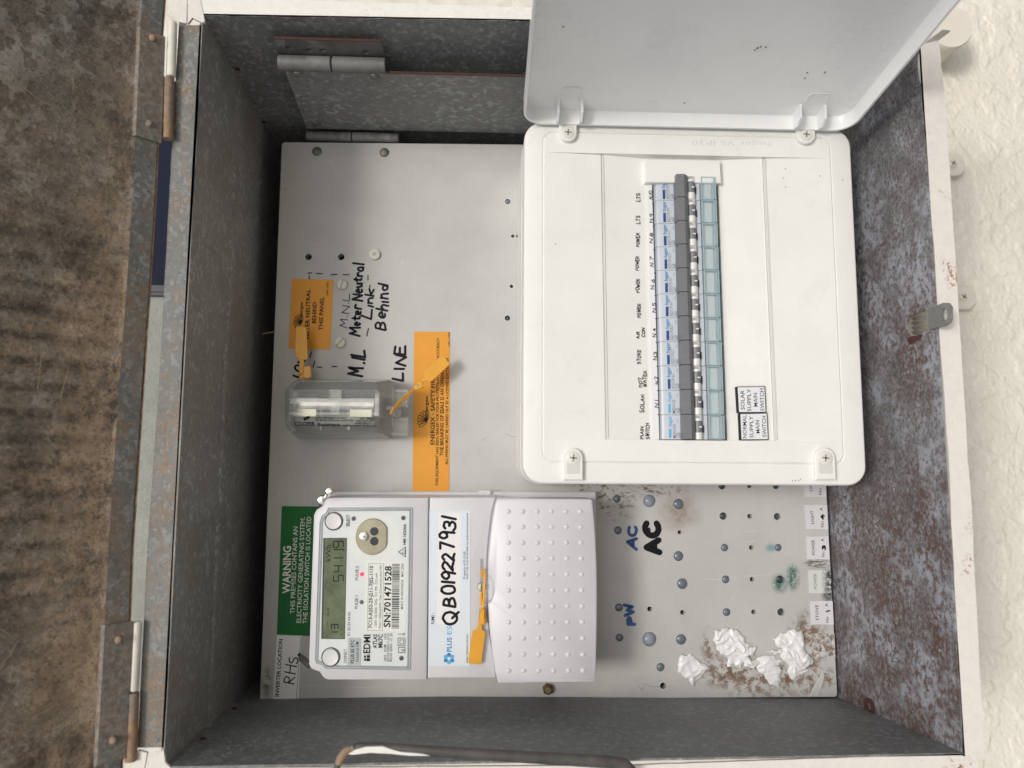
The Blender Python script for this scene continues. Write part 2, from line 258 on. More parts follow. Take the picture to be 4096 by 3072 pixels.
# ------------------------------------------------------------------ mesh builder
class MB:
    def __init__(s): s.v = []; s.f = []
    def add(s, vs, fs):
        o = len(s.v); s.v += [tuple(p) for p in vs]; s.f += [tuple(i+o for i in f) for f in fs]; return s
    def loft(s, rings, cap0=True, cap1=True):
        n = len(rings[0]); vs = [p for r in rings for p in r]; fs = []
        for k in range(len(rings)-1):
            for i in range(n):
                j = (i+1) % n; fs.append((k*n+i, k*n+j, (k+1)*n+j, (k+1)*n+i))
        if cap0: fs.append(tuple(range(n))[::-1])
        if cap1: fs.append(tuple((len(rings)-1)*n+i for i in range(n)))
        return s.add(vs, fs)
    def box(s, u0, u1, v0, v1, d0, d1): return s.loft([[(u0, v0, d), (u1, v0, d), (u1, v1, d), (u0, v1, d)] for d in (d0, d1)])
    def prism(s, pts, d0, d1, ch=0):       # polygon (u,v) extruded in d, optional chamfer at the front
        if not ch: return s.loft([[(p[0], p[1], d0) for p in pts], [(p[0], p[1], d1) for p in pts]])
        q = inset(pts, ch); return s.loft([[(p[0], p[1], d0) for p in pts], [(p[0], p[1], d1-ch) for p in pts], [(p[0], p[1], d1) for p in q]])
    def flat(s, pts): return s.add(pts, [tuple(range(len(pts)))])
    def cyl(s, c, r, h, axis=2, n=20, r2=None, cap0=True, cap1=True):
        r2 = r if r2 is None else r2; rings = []
        for rr_, k in ((r, 0), (r2, h)):
            ring = []
            for i in range(n):
                a = 2*math.pi*i/n; p = [0, 0, 0]; b = [(axis+1) % 3, (axis+2) % 3]
                p[axis] = k; p[b[0]] = rr_*math.cos(a); p[b[1]] = rr_*math.sin(a)
                ring.append((c[0]+p[0], c[1]+p[1], c[2]+p[2]))
            rings.append(ring)
        return s.loft(rings, cap0, cap1)
    def turned(s, c, prof, n=24):            # profile [(r, d)] round the d axis
        return s.loft([[(c[0]+r*math.cos(2*math.pi*i/n), c[1]+r*math.sin(2*math.pi*i/n), c[2]+d) for i in range(n)] for r, d in prof])
    def dome(s, c, r, h, n=20):
        return s.turned(c, [(r, -.4)]+[(r*math.cos(a), h*math.sin(a)) for a in [math.pi/2*k/5 for k in range(5)]]+[(r*.04, h)], n)
    def tube(s, path, r, n=8, flatd=1.0):
        P = [Vector(p) for p in path]; rings = []; prev = None
        for i, p in enumerate(P):
            t_ = (P[min(i+1, len(P)-1)]-P[max(i-1, 0)]).normalized()
            ref = Vector((0, 0, 1)) if abs(t_.z) < .9 else Vector((1, 0, 0))
            a = t_.cross(ref).normalized(); b = a.cross(t_).normalized()
            if prev is not None and a.dot(prev) < 0: a = -a; b = -b
            prev = a; rr_ = r[i] if isinstance(r, (list, tuple)) else r
            rings.append([tuple(p+a*rr_*math.cos(2*math.pi*k/n)+b*rr_*flatd*math.sin(2*math.pi*k/n)) for k in range(n)])
        return s.loft(rings)
    def stroke(s, pts, w, d):                # flat pen line, pts (u, v)
        for i in range(len(pts)-1):
            a, b = Vector(pts[i][:2]), Vector(pts[i+1][:2]); t_ = b-a
            if t_.length < 1e-6: continue
            nrm = Vector((-t_.y, t_.x)).normalized()*w/2; e = d+.004*(i % 2)+.002*(i % 3)
            s.flat([(*(a+nrm), e), (*(b+nrm), e), (*(b-nrm), e), (*(a-nrm), e)])
        for i, p in enumerate(pts):
            s.flat([(p[0]+w/2*math.cos(k*math.pi/4), p[1]+w/2*math.sin(k*math.pi/4), d+.012+.002*(i % 3)) for k in range(8)])
        return s
    def build(s, name, mat, parent=None, origin=None, smooth=True, ang=32, normals=True):
        org = origin if origin is not None else (base_of(parent) if parent else None)
        W_ = [W(*p) for p in s.v]
        if org is None:
            org = sum(W_, Vector())/len(W_)
        me = bpy.data.meshes.new(name); me.from_pydata([tuple(p-org) for p in W_], [], s.f)
        if normals:
            bm = bmesh.new(); bm.from_mesh(me); bmesh.ops.recalc_face_normals(bm, faces=bm.faces); bm.to_mesh(me); bm.free()
        if smooth: me.shade_smooth(); me.set_sharp_from_angle(angle=math.radians(ang))
        me.materials.append(mat); o = bpy.data.objects.new(name, me); COL.objects.link(o)
        if parent: o.parent = parent; o['_org'] = list(org)
        else: o.location = org
        if parent is None: o['_org'] = list(org)
        return o
def base_of(o): return Vector(o['_org'])
def clean_up():
    for o in sc.objects:
        if '_org' in o: del o['_org']
def thing(name, p, label, cat, group=None):
    o = bpy.data.objects.new(name, None); o.empty_display_size = .01; COL.objects.link(o)
    o.location = W(*p); o['_org'] = list(o.location); return tag(o, label, cat, group)
def tag(o, label=None, cat=None, group=None, kind=None):
    if label: o['label'] = label
    if cat: o['category'] = cat
    if group: o['group'] = group
    if kind: o['kind'] = kind
    return o
def rr(u0, u1, v0, v1, r, n=5):
    out = []
    for (cx, cy, a0) in ((u1-r, v1-r, 0), (u0+r, v1-r, 90), (u0+r, v0+r, 180), (u1-r, v0+r, 270)):
        for k in range(n+1):
            a = math.radians(a0+90*k/n); out.append((cx+r*math.cos(a), cy+r*math.sin(a)))
    return out
def inset(pts, k):                             # shrink a polygon by moving its corners inward
    n = len(pts); A = sum(pts[i][0]*pts[(i+1) % n][1]-pts[(i+1) % n][0]*pts[i][1] for i in range(n)); sg = 1 if A > 0 else -1; out = []
    for i in range(n):
        a, b, c = Vector(pts[i-1][:2]), Vector(pts[i][:2]), Vector(pts[(i+1) % n][:2])
        t1 = (b-a); t2 = (c-b)
        t1 = t1.normalized() if t1.length > 1e-9 else t2.normalized(); t2 = t2.normalized() if t2.length > 1e-9 else t1
        n1 = Vector((-t1.y, t1.x))*sg; n2 = Vector((-t2.y, t2.x))*sg; m = (n1+n2)
        m = m/max(.3, m.length_squared/2) if m.length > 1e-6 else n1
        out.append((b.x+m.x*k, b.y+m.y*k))
    return out
def pp(pts, d=0.0): return [at(x, y, d) for x, y in pts]
def rounded(pts, r, n=4):                      # round the corners of a (u,v) polygon
    out = []; m = len(pts)
    for i in range(m):
        a, b, c = (Vector(pts[j % m][:2]) for j in (i-1, i, i+1))
        k = min(r, (a-b).length*.45, (c-b).length*.45); p, q = b+(a-b).normalized()*k, b+(c-b).normalized()*k
        for j in range(n+1):
            t_ = j/n; out.append(tuple(p*(1-t_)**2+b*2*t_*(1-t_)+q*t_*t_))
    return out
def curve_plate(outline, holes, th):           # 2D outline with holes -> (verts, faces), thickness th centred on z
    cu = bpy.data.curves.new('tmp', 'CURVE'); cu.dimensions = '2D'; cu.fill_mode = 'BOTH'; cu.extrude = th/2
    for pts in [outline]+holes:
        sp = cu.splines.new('POLY'); sp.points.add(len(pts)-1); sp.use_cyclic_u = True
        for i, p in enumerate(pts): sp.points[i].co = (p[0], p[1], 0, 1)
    o = bpy.data.objects.new('tmp', cu); COL.objects.link(o)
    dg = bpy.context.evaluated_depsgraph_get(); me = bpy.data.meshes.new_from_object(o.evaluated_get(dg))
    vs = [tuple(v.co) for v in me.vertices]; fs = [tuple(p.vertices) for p in me.polygons]
    bpy.data.objects.remove(o); bpy.data.curves.remove(cu); bpy.data.meshes.remove(me); return vs, fs
def circ(c, r, n=20): return [(c[0]+r*math.cos(2*math.pi*i/n), c[1]+r*math.sin(2*math.pi*i/n)) for i in range(n)]
# ------------------------------------------------------------------ printed lettering
CH = [chr(c) for c in range(33, 127)]
GL = {}
def make_glyphs():
    obs = []
    for bold in (0, 1):
        for c in CH:
            for k, s_ in enumerate((c, '|'+c+'|')):
                cu = bpy.data.curves.new('g', 'FONT'); cu.body = s_; cu.size = 1; cu.resolution_u = 2; cu.offset = .022 if bold else .003
                o = bpy.data.objects.new('g', cu); COL.objects.link(o); obs.append((bold, c, k, o))
        cu = bpy.data.curves.new('g', 'FONT'); cu.body = '||'; cu.size = 1; cu.offset = .022 if bold else .003
        o = bpy.data.objects.new('g', cu); COL.objects.link(o); obs.append((bold, '', 2, o))
    bpy.context.view_layer.update(); dg = bpy.context.evaluated_depsgraph_get(); adv = {}
    for bold, c, k, o in obs:
        me = bpy.data.meshes.new_from_object(o.evaluated_get(dg)); xs = [v.co.x for v in me.vertices]
        if k == 0: GL[bold, c] = [[(v.co.x, v.co.y) for v in me.vertices], [tuple(p.vertices) for p in me.polygons], 0]
        else: adv[bold, c, k] = max(xs)-min(xs)
        bpy.data.meshes.remove(me)
    for bold, c, k, o in obs:
        if k == 0: GL[bold, c][2] = adv[bold, c, 1]-adv[bold, '', 2]
        cu = o.data; bpy.data.objects.remove(o); bpy.data.curves.remove(cu)
make_glyphs()
CAP = max(y for x, y in GL[0, 'H'][0])
def txt(mb, s_, p0, p1, h, d, bold=0, df=None, lift=.0):
    A, B = Vector(at(*p0, d)[:2]), Vector(at(*p1, d)[:2]); L = (B-A).length; e = (B-A)/L; up = Vector((e.y, -e.x))
    k = h*(CD-d)/F/CAP; x = 0; runs = []
    for c in s_:
        if c == ' ': x += .28; continue
        if c == '·': g = GL[bold, '.']; runs.append((g, x, CAP*.4)); x += g[2]; continue
        if c == 'Ø': g = GL[bold, 'O']
        else: g = GL[bold, c]
        runs.append((g, x, 0)); x += g[2]
    if not runs or x <= 0: return mb
    sx = L/x
    for g, x0, y0 in runs:
        vs = []
        for gx, gy in g[0]:
            p = A+e*(gx+x0)*sx+up*(gy+y0)*k; vs.append((p.x, p.y, (df(p.x, p.y) if df else d)+lift))
        mb.add(vs, g[1])
    return mb
# ------------------------------------------------------------------ handwriting: a one-stroke alphabet
def arc(cx, cy, rx, ry, a0, a1, n=7): return [(cx+rx*math.cos(math.radians(a0+(a1-a0)*i/n)), cy+ry*math.sin(math.radians(a0+(a1-a0)*i/n))) for i in range(n+1)]
O_ = arc(.4, .5, .38, .5, 100, 455, 12)
HW = {
'M': [[(0, 0), (.12, 1), (.42, .35), (.75, 1), (.85, 0)]], 'N': [[(0, 0), (.05, 1), (.6, 0), (.66, 1)]], 'L': [[(.05, 1), (0, 0), (.6, .04)]],
'I': [[(.1, 0), (.12, 1)]], 'E': [[(.6, .98), (.02, 1), (0, 0), (.62, .02)], [(.03, .52), (.5, .52)]], 'O': [O_], 'A': [[(0, 0), (.38, 1), (.72, 0)], [(.15, .38), (.6, .38)]],
'D': [[(0, 0), (.03, 1)], [(.0, 1)]+arc(.1, .5, .55, .5, 90, -90)+[(0, 0)]], 'C': [arc(.45, .5, .42, .5, 50, 310, 9)], 'P': [[(0, 0), (.05, 1)]+arc(.2, .74, .35, .26, 90, -90)+[(.05, .48)]],
'W': [[(0, 1), (.2, 0), (.42, .7), (.62, 0), (.85, 1)]], 'R': [[(0, 0), (.05, 1)]+arc(.25, .76, .32, .24, 90, -90)+[(.08, .52), (.65, 0)]], 'H': [[(0, 0), (.03, 1)], [(.6, 0), (.62, 1)], [(.02, .5), (.6, .54)]],
'S': [arc(.32, .74, .27, .25, 50, 250, 7)+arc(.32, .24, .28, .25, 80, -150, 7)], 'Q': [arc(.45, .5, .45, .5, 120, 480, 14), [(.45, .35), (.9, -.12)]], 'B': [[(0, 0), (.03, 1)]+arc(.15, .76, .32, .24, 90, -90, 6)+[(.1, .52)]+arc(.15, .26, .42, .26, 90, -90, 6)+[(0, 0)]],
'0': [arc(.36, .5, .34, .5, 110, 470, 12)], '1': [[(.12, 1), (.1, 0)]], '9': [arc(.32, .72, .28, .27, 0, 360, 9)+[(.58, .6), (.52, 0)]], '2': [arc(.3, .74, .28, .25, 160, -30, 7)+[(.0, .04), (.3, .1), (.66, .0)]],
'7': [[(0, .97), (.56, 1), (.2, 0)]], '3': [arc(.25, .75, .28, .25, 150, -90, 7)+arc(.25, .26, .34, .26, 90, -150, 7)], '4': [[(.4, 1), (0, .4), (.6, .42)], [(.45, .75), (.4, 0)]], '5': [[(.55, 1), (.1, 1), (.08, .58)]+arc(.25, .3, .3, .3, 90, -140, 7)],
'6': [[(.45, 1), (.12, .55)]+arc(.3, .27, .26, .27, 150, 490, 9)], '8': [arc(.28, .75, .22, .24, -90, 270, 9), arc(.28, .26, .28, .26, 90, 450, 9)], '.': [[(.05, .0), (.08, .06)]], '-': [[(0, .45), (.5, .5)]], 'T': [[(0, 1), (.7, 1)], [(.36, 1), (.34, 0)]],
'V': [[(0, 1), (.3, 0), (.6, 1)]], 'U': [[(0, 1), (.05, .2), (.25, 0), (.45, .2), (.5, 1)]], 'e': [[(.05, .3), (.4, .36)]+arc(.22, .3, .2, .28, 20, 310, 8)], 't': [[(.15, .9), (.15, .1), (.32, .02)], [(0, .6), (.4, .62)]],
'r': [[(0, 0), (.03, .55)], [(.03, .4), (.2, .58), (.34, .5)]], 'u': [[(0, .55), (.03, .1), (.2, 0), (.36, .15), (.38, .55)], [(.38, .5), (.42, 0)]], 'a': [arc(.2, .27, .2, .27, 50, 400, 8)+[(.4, .1), (.46, 0)]], 'l': [[(.1, 1), (.08, 0)]],
'i': [[(.05, .5), (.05, 0)]], 'n': [[(0, 0), (.0, .55), (.03, .4), (.2, .56), (.34, .42), (.36, 0)]], 'k': [[(0, 1), (0, 0)], [(.4, .6), (.02, .28), (.42, 0)]], 'h': [[(0, 1), (0, 0)], [(0, .35), (.18, .55), (.32, .42), (.34, 0)]],
'd': [arc(.2, .27, .2, .27, 60, 400, 8), [(.42, 1), (.42, 0)]], 'o': [arc(.2, .28, .2, .28, 90, 450, 8)], 'w': [[(0, .55), (.12, 0), (.25, .4), (.38, 0), (.5, .55)]], 'c': [arc(.22, .28, .2, .28, 50, 310, 7)], '|': [[(0, 0), (0, .5)]], '/': [[(0, 0), (.3, 1)]]}
def hand(mb, s_, p0, p1, h, d, w, jit=.03, df=None):
    A, B = Vector(at(*p0, d)[:2]), Vector(at(*p1, d)[:2]); L = (B-A).length; e = (B-A)/L; up = Vector((e.y, -e.x)); k = h*(CD-d)/F
    adv = lambda c: .35 if c == ' ' else max(x for st in HW[c] for x, y in st)+.22
    tot = sum(adv(c) for c in s_)-.22; sx = L/tot; x = 0
    for c in s_:
        if c != ' ':
            sk = random.uniform(-.05, .14); yo = random.uniform(-.10, .08); wd = random.uniform(.85, 1.15); ht = random.uniform(.85, 1.12)
            for st in HW[c]:
                pts = []
                for (gx, gy) in st:
                    p = A+e*((gx*wd+x+sk*gy)*sx)+up*((gy*ht+yo)*k)+Vector((random.uniform(-jit, jit), random.uniform(-jit, jit)))*k; pts.append((p.x, p.y))
                mb.stroke(pts, w, d if df is None else df(*pts[0]))
        x += adv(c)
    return mb
def pen_px(mb, pts, w, d): return mb.stroke([at(x, y, d)[:2] for x, y in pts], w, d)
# region helpers: a zoomed crop's own pixel -> photograph pixel
def reg(ox, oy, k): return lambda x, y: (ox+x/k, oy+y/k)
r4 = reg(1030, 1930, 1.843); r5 = reg(1600, 1930, 1.843); r6 = reg(1000, 950, 2.458); r7 = reg(1100, 1450, 2.765); r8 = reg(1550, 1300, 2.371)
r2 = reg(2500, 600, 2.766); r3 = reg(2500, 1150, 2.553); q6 = reg(2050, 500, 1.185); q3 = reg(2600, 2000, 2.074); q4 = reg(2300, 1900, 1.843); q1 = reg(2050, 1800, 1.427); r8a = reg(3300, 1000, 1.66)
KP = CD/F                                       # mm per px on the board
# ================================================================== THE RENDERED WALL
D = 128.0; WALLD = -66.0
FTL, FBL, FBR, FTR = at(812, 62, D), at(655, 3066, D), at(3851, 3012, D), at(3670, 112, D)
def back_of(Fp, px, py, dq, db=-62.0):
    Q = at(px, py, dq); k = (D-db)/(D-dq); return (Fp[0]+(Q[0]-Fp[0])*k, Fp[1]+(Q[1]-Fp[1])*k, db)
BTL = back_of(FTL, 1122, 624, -60); BBL = back_of(FBL, 1033, 2715, -55); BBR = back_of(FBR, 3346, 2787, -6)
BTR = (BBR[0], BTL[1], -62.0)
def wall_v(A, B, d): return A[1]+(B[1]-A[1])*(D-d)/(D+62)
def wall():
    us = []; u = -470
    while u < 560: us.append(u); u += 1.2 if u > 385 else 4.0
    vs_ = [-600+1.4*i for i in range(730)]
    verts = []; faces = []; nu, nv = len(us), len(vs_)
    for u in us:
        fine = u > 380
        for v in vs_:
            p = Vector((u*.042, v*.042, 3.1)); h = 0
            a = mnoise.noise(p*1.0)*1.2+mnoise.noise(p*2.3)*.7
            h += 1.5*max(-.35, min(.35, a*2.6))
            h += 1.1*max(0, 1-abs(mnoise.noise(p*1.9+Vector((9, 2, 1))))*11)*(.25+max(0, a))
            if fine:
                b = mnoise.noise(p*7.5+Vector((3, 7, 1))); h += 1.3*max(0, b-.12)
                h += 1.5*max(0, mnoise.noise(p*11)-.22)+.9*max(0, mnoise.noise(p*23)-.2)+.12*mnoise.noise(p*20)
            verts.append((u, v, WALLD+h-2))
    for i in range(nu-1):
        for j in range(nv-1):
            if BTL[0]+12 < us[i] < BBR[0]-14 and BTL[1]+12 < vs_[j] < BBL[1]-14: continue
            faces.append((i*nv+j, i*nv+j+1, (i+1)*nv+j+1, (i+1)*nv+j))
    mb = MB(); mb.add(verts, faces); o = mb.build('rendered_wall', STUC, ang=180, normals=False); tag(o, kind='structure')
wall()
mb = MB(); mb.add([(1350, -9000, -60), (1350, 9000, -60), (1350, 9000, 9000), (1350, -9000, 9000)], [(0, 1, 2, 3)]); tag(mb.build('ground', plain('pale_concrete', (.36, .34, .31), .85, var=.15, vs=6)), kind='structure')  # unseen ground sheet, added to bounce light up onto lid, ceiling and wall
# ================================================================== THE METER BOX
box = thing('meter_box', ((BTL[0]+BBR[0])/2, (BTL[1]+BBL[1])/2, -45), 'open galvanised steel meter box with white painted rim and dirty top lid', 'meter box')
TH = 1.4
def slab(a, b, c, d_, out, mat, name):            # four corners and an outward offset
    mb = MB(); P = [a, b, c, d_]; mb.loft([P, [tuple(x+o for x, o in zip(p, out)) for p in P]]); return mb.build(name, mat, box)
slab(FTL, FTR, BTR, BTL, (0, -TH, 0), G_TOP, 'right_side_panel')
slab(FBL, FBR, BBR, BBL, (0, TH, 0), G_LOW, 'left_side_panel')
# top (ceiling) with its folded seam
seam = lambda a, b, k: tuple(a[i]+(b[i]-a[i])*k for i in range(3))
C1, C2 = seam(FTL, BTL, .36), seam(FBL, BBL, .36)
mb = MB(); lo = [FTL, FBL, BBL, BTL]
up2 = lambda p, k: (p[0]-k, p[1], p[2])
prof = [(0, 0), (.36, 0), (.37, 1.6), (.40, 1.6), (.41, .2), (1, .2)]
for (k0, o0), (k1, o1) in zip(prof[:-1], prof[1:]):
    a, b = up2(seam(FTL, BTL, k0), -o0), up2(seam(FBL, BBL, k0), -o0); c, e = up2(seam(FBL, BBL, k1), -o1), up2(seam(FTL, BTL, k1), -o1)
    mb.loft([[a, b, c, e], [up2(p, TH+.5) for p in (a, b, c, e)]])
mb.build('top_panel', G_CEIL, box)
# floor with its punched hole (image right)
e1 = Vector(FBR)-Vector(FTR); Lf = e1.length; e1.normalize(); e2 = Vector(BTR)-Vector(FTR); e2 = (e2-e1*e2.dot(e1)); Wf = e2.length; e2.normalize()
nf = tuple(e1.cross(e2))
def onfloor(px, py):
    p = Vector(at_plane(px, py, FTR, nf))-Vector(FTR); return (p.dot(e1), p.dot(e2))
hole = [onfloor(*r8a(x, y)) for x, y in ((540, 490), (560, 443), (590, 425), (697, 393), (703, 532), (560, 577), (543, 545))]
small = onfloor(*reg(3000, 1900, 1.415)(1066, 993))
def from_floor(x, y, z=0): p = Vector(FTR)+e1*x+e2*y; return (p.x+z, p.y, p.z)
fl2 = lambda P_: ((Vector(P_)-Vector(FTR)).dot(e1), (Vector(P_)-Vector(FTR)).dot(e2))
b1, b2 = fl2(BBR), fl2(BTR)
vs, fs = curve_plate([(-3, 0), (Lf+2, 0), (b1[0]+4, b1[1]+2), (b2[0]-3, b2[1]+2)], [hole, circ(small, 1.6, 10)], TH)
mb = MB(); mb.add([from_floor(x, y, -z+TH/2) for x, y, z in vs], fs); mb.build('floor_panel', G_FLOOR, box, ang=20)
# back panel
MB().box(BTL[0]-3, BBR[0]+3, BTL[1]-3, BBL[1]+3, -64.5, -62.2).build('back_panel', G_CEIL, box)
# folded front flanges (white painted right / bottom, bare at the top)
def flange(inner, outer, mat, name, d=D, back=10, lip=0):
    mb = MB(); n = len(inner); fs = []
    I = [at(x, y, d) for x, y in inner]; O = [at(x, y, d) for x, y in outer]
    for i in range(n-1):
        q = [I[i], I[i+1], O[i+1], O[i]]; mb.add(q, [(0, 1, 2, 3)])
        mb.add([O[i], O[i+1], (O[i+1][0], O[i+1][1], d-back), (O[i][0], O[i][1], d-back)], [(0, 1, 2, 3)])
        mb.add([I[i], I[i+1], (I[i+1][0], I[i+1][1], d-1.8), (I[i][0], I[i][1], d-1.8)], [(0, 1, 2, 3)])
        mb.add([(p[0], p[1], d-1.8) for p in q], [(0, 1, 2, 3)])
    bm_o = mb.build(name, mat, box, ang=40); bv = bm_o.modifiers.new('b', 'BEVEL'); bv.width = .0009; bv.segments = 2; return bm_o
def wob(pts, a=2.0, n=24):                        # subdivide and make slightly uneven
    out = []
    for (x0, y0), (x1, y1) in zip(pts[:-1], pts[1:]):
        for k in range(n): t_ = k/n; x, y = x0+(x1-x0)*t_, y0+(y1-y0)*t_; out.append((x+a*mnoise.noise(Vector((x*.02, y*.02, 0))), y+a*mnoise.noise(Vector((x*.02, y*.02, 5)))))
    out.append(pts[-1]); return out
flange(wob([(812, 61), (2123, 84), (3670, 110)], 2), wob([(760, -14), (2123, 30), (3740, 60)], 3), RIMT, 'right_rim_flange')
flange(wob([(3670, 110), (3686, 357), (3714, 694), (3799, 1900), (3851, 3014)], 5, 12), wob([(3745, 60), (3775, 347), (3800, 697), (3880, 1940), (3938, 3040)], 5, 12), RIM, 'bottom_rim_flange')
flange(wob([(655, 3074), (2500, 3062), (3851, 3014)], 2), wob([(600, 3140), (2500, 3130), (3938, 3090)], 2), RIM, 'left_rim_flange')
# the top flange: two strips with a flaking ridge between them
inn = [(806, 100), (786, 597), (771, 825), (736, 1421), (694, 2200), (670, 2743), (655, 2990)]
mid = [(746, 100), (731, 597), (716, 925), (683, 1421), (637, 2200), (613, 2743), (600, 2990)]
out = [(716, 90), (689, 560), (669, 924), (641, 1446), (589, 2200), (562, 2743), (550, 2990)]
flange(wob(inn, 1, 8), wob(mid, 1, 8), G_FL, 'top_rim_flange'); flange(wob(mid, 2, 8), wob(out, 2, 8), G_FL, 'top_rim_fold', D-1.6, 14)
mb = MB()
P = wob(mid, 4, 30); k = 0
while k < len(P)-4:
    n_ = random.randint(3, 12); seg = P[k:k+n_]
    if len(seg) > 2: mb.tube([at(x+2*mnoise.noise(Vector((x, y*.09, 1))), y, D-.1) for x, y in seg], [.12+.38*abs(mnoise.noise(Vector(((k+i)*.6, 0, 0)))) for i in range(len(seg))], 5)
    k += n_+random.randint(0, 3)
tag(mb.build('flaking_ridge', COPPER, box), kind='stuff')
# painted corners
for poly in ([(716, -10), (750, -10), (746, 95), (716, 88)], [(752, -10), (800, -10), (815, 60), (820, 88), (808, 92), (770, 72), (752, 96)]):
    MB().prism([at(x, y, D)[:2] for x, y in poly], D-1.5, D+.5).build('painted_corner', RIM, box)
for poly in ([(552, 3000), (590, 3010), (575, 3090), (545, 3090)], [(600, 3085), (655, 2995), (662, 3050), (700, 3085)]):
    MB().prism([at(x, y, D)[:2] for x, y in poly], D-1.5, D+.5).build('painted_corner', RIM, box)
# lower-right folded upstand tab at the top right corner of the rim (white, rusty end)
a = at(3730, 95, D); b = at(3765, 150, D)
mb = MB(); mb.loft([[at(3700, 170, D+.6), at(3753, 158, D+.6), at(3802, 122, D+9), at(3770, 118, D+9)], [at(3700, 175, D-1), at(3753, 163, D-1), at(3800, 128, D+7), at(3765, 125, D+7)]]); mb.build('bent_corner_tab', RIM, box)
# tongue bent out of the floor hole
tp = [r8a(x, y) for x, y in ((698, 388), (760, 368), (805, 351), (835, 352), (855, 378), (857, 455), (846, 482), (815, 503), (760, 516), (705, 530))]
e3 = e2*-1
tongue = [onfloor(*p) for p in tp]; slot = [onfloor(*r8a(812+19*math.cos(a_), 428+42*math.sin(a_))) for a_ in [k*math.pi/6 for k in range(12)]]
vs, fs = curve_plate(tongue, [slot], TH)
mb = MB(); mb.add([from_floor(x, y, -z-1.2) for x, y, z in vs], fs); tg = mb.build('hasp_tongue', G_HINGE, box, ang=20)
mb = MB(); mb.add([from_floor(*onfloor(*r8a(x, y)), -.3) for x, y in ((555, 578), (655, 560), (640, 585), (600, 615), (570, 630), (552, 610))], [(0, 1, 2, 3, 4, 5)]); mb.build('rust_patch', DRED, box)
# rivet heads / rust spots of the interior
for (x, y, r_) in ((950, 280, 4.5), (1057, 463, 3.5)):
    p = at_v(x, y, wall_v(FTL, BTL, 60)); MB().cyl((p[0], wall_v(FTL, BTL, p[2])-.3, p[2]), 2.0, .9, 1, 12).build('rusty_rivet', DRED, box)
for (x, y) in ((937, 2836), (811, 2956), (1227, 2948)):
    p = at_v(x, y, wall_v(FBL, BBL, 60)); MB().cyl((p[0], wall_v(FBL, BBL, p[2])-.6, p[2]), 2.0, .9, 1, 12).build('rusty_rivet', DRED, box)
# ---- the lid, tilted up and out at 45 degrees
LE = [(666, -40), (641, 298), (636, 567), (629, 746), (604, 1148), (577, 1536), (534, 2200), (513, 2743), (488, 3120)]
E0 = [at(x, y, 133) for x, y in LE]; LV = [p[1] for p in E0]; LU = [p[0] for p in E0]
def lid_u(v):
    for i in range(len(LV)-1):
        if v <= LV[i+1]: break
    t_ = (v-LV[i])/(LV[i+1]-LV[i]); return LU[i]+(LU[i+1]-LU[i])*t_
def lidp(v, s_, h=0): u = lid_u(v); return (u-s_*.707+h*.707, v, 133+s_*.707+h*.707)
mb = MB(); nv = 260; SS = [0, .6, 1.5, 4, 9, 13.5, 15.5, 17, 19]+[21+3*i for i in range(28)]+[140, 200, 290]
verts = []; v0, v1 = LV[0]-30, LV[-1]+30
for j in range(nv+1):
    v = v0+(v1-v0)*j/nv
    for s_ in SS:
        h = 0
        if s_ > 15: h = -2.6-1.1*min(1, (s_-15)/6)+1.3*mnoise.noise(Vector((s_*.05, v*.05, 2)))+.5*mnoise.noise(Vector((s_*.2, v*.2, 2)))
        elif s_ > 1: h = .35*mnoise.noise(Vector((s_*.2, v*.08, 7)))
        else: h = -.8*(1-s_)
        if 38 < s_ < 140: h += 2.0*math.sin(v*.42+.5*mnoise.noise(Vector((v*.05, s_*.05, 0))))*max(0, 1-abs(v+20)/110)*math.sin((s_-38)/102*math.pi)**.5
        verts.append(lidp(v, s_, h))
n = len(SS); fs = [(j*n+i, j*n+i+1, (j+1)*n+i+1, (j+1)*n+i) for j in range(nv) for i in range(n-1)]
mb.add(verts, fs); mb.add([(p[0]-1, p[1], p[2]-3.2) for p in verts], fs)
lid = mb.build('lid', LIDM, box, ang=50, normals=False)
mb = MB()
for j in range(0, 90): pass
mb.tube([lidp(v0+(v1-v0)*j/160, .2, -.2) for j in range(161)], [.18+.5*abs(mnoise.noise(Vector((j*.5, 3, 0)))) for j in range(161)], 6); mb.build('flaking_lid_edge', COPPER, lid)
mb = MB(); mb.add([lidp(v0+(v1-v0)*j/80, s_, .15+.3*mnoise.noise(Vector((s_*.2, (v0+(v1-v0)*j/80)*.08, 7)))+.12) for j in range(81) for s_ in (1.5, 6, 10, 14.6)], [(j*4+i, j*4+i+1, (j+1)*4+i+1, (j+1)*4+i) for j in range(80) for i in range(3)])
mb.build('lid_fold', G_FL, lid, normals=False)
# cobweb threads and debris on the lid
mb = MB()
for (x, y, ang_, l) in ((275, 330, 95, 14), (100, 380, 10, 26), (150, 440, -20, 22), (60, 900, 20, 22), (450, 1200, 85, 14), (120, 1480, 8, 30), (180, 1430, 5, 26), (230, 1500, 88, 18), (320, 1540, 80, 18), (60, 2700, 40, 20), (200, 2600, 60, 16), (330, 2850, 20, 18), (420, 720, 100, 10), (250, 2200, 160, 25), (150, 2480, 140, 20)):
    s_ = (530-x)/6.2/.8+19; v = at(x, y, 165)[1]; s_ = max(20, s_*.72)
    pts = [lidp(v+math.sin(math.radians(ang_))*l*(k/8-.5)+mnoise.noise(Vector((k*.6, x, 0)))*1.2, s_+math.cos(math.radians(ang_))*l*(k/8-.5)+mnoise.noise(Vector((k*.6, y, 3)))*1.2, -1.8) for k in range(9)]
    mb.tube(pts, .22, 4)
tag(mb.build('cobweb_threads', plain('cobweb', (.36, .27, .17), .9, var=.3), lid), kind='stuff')
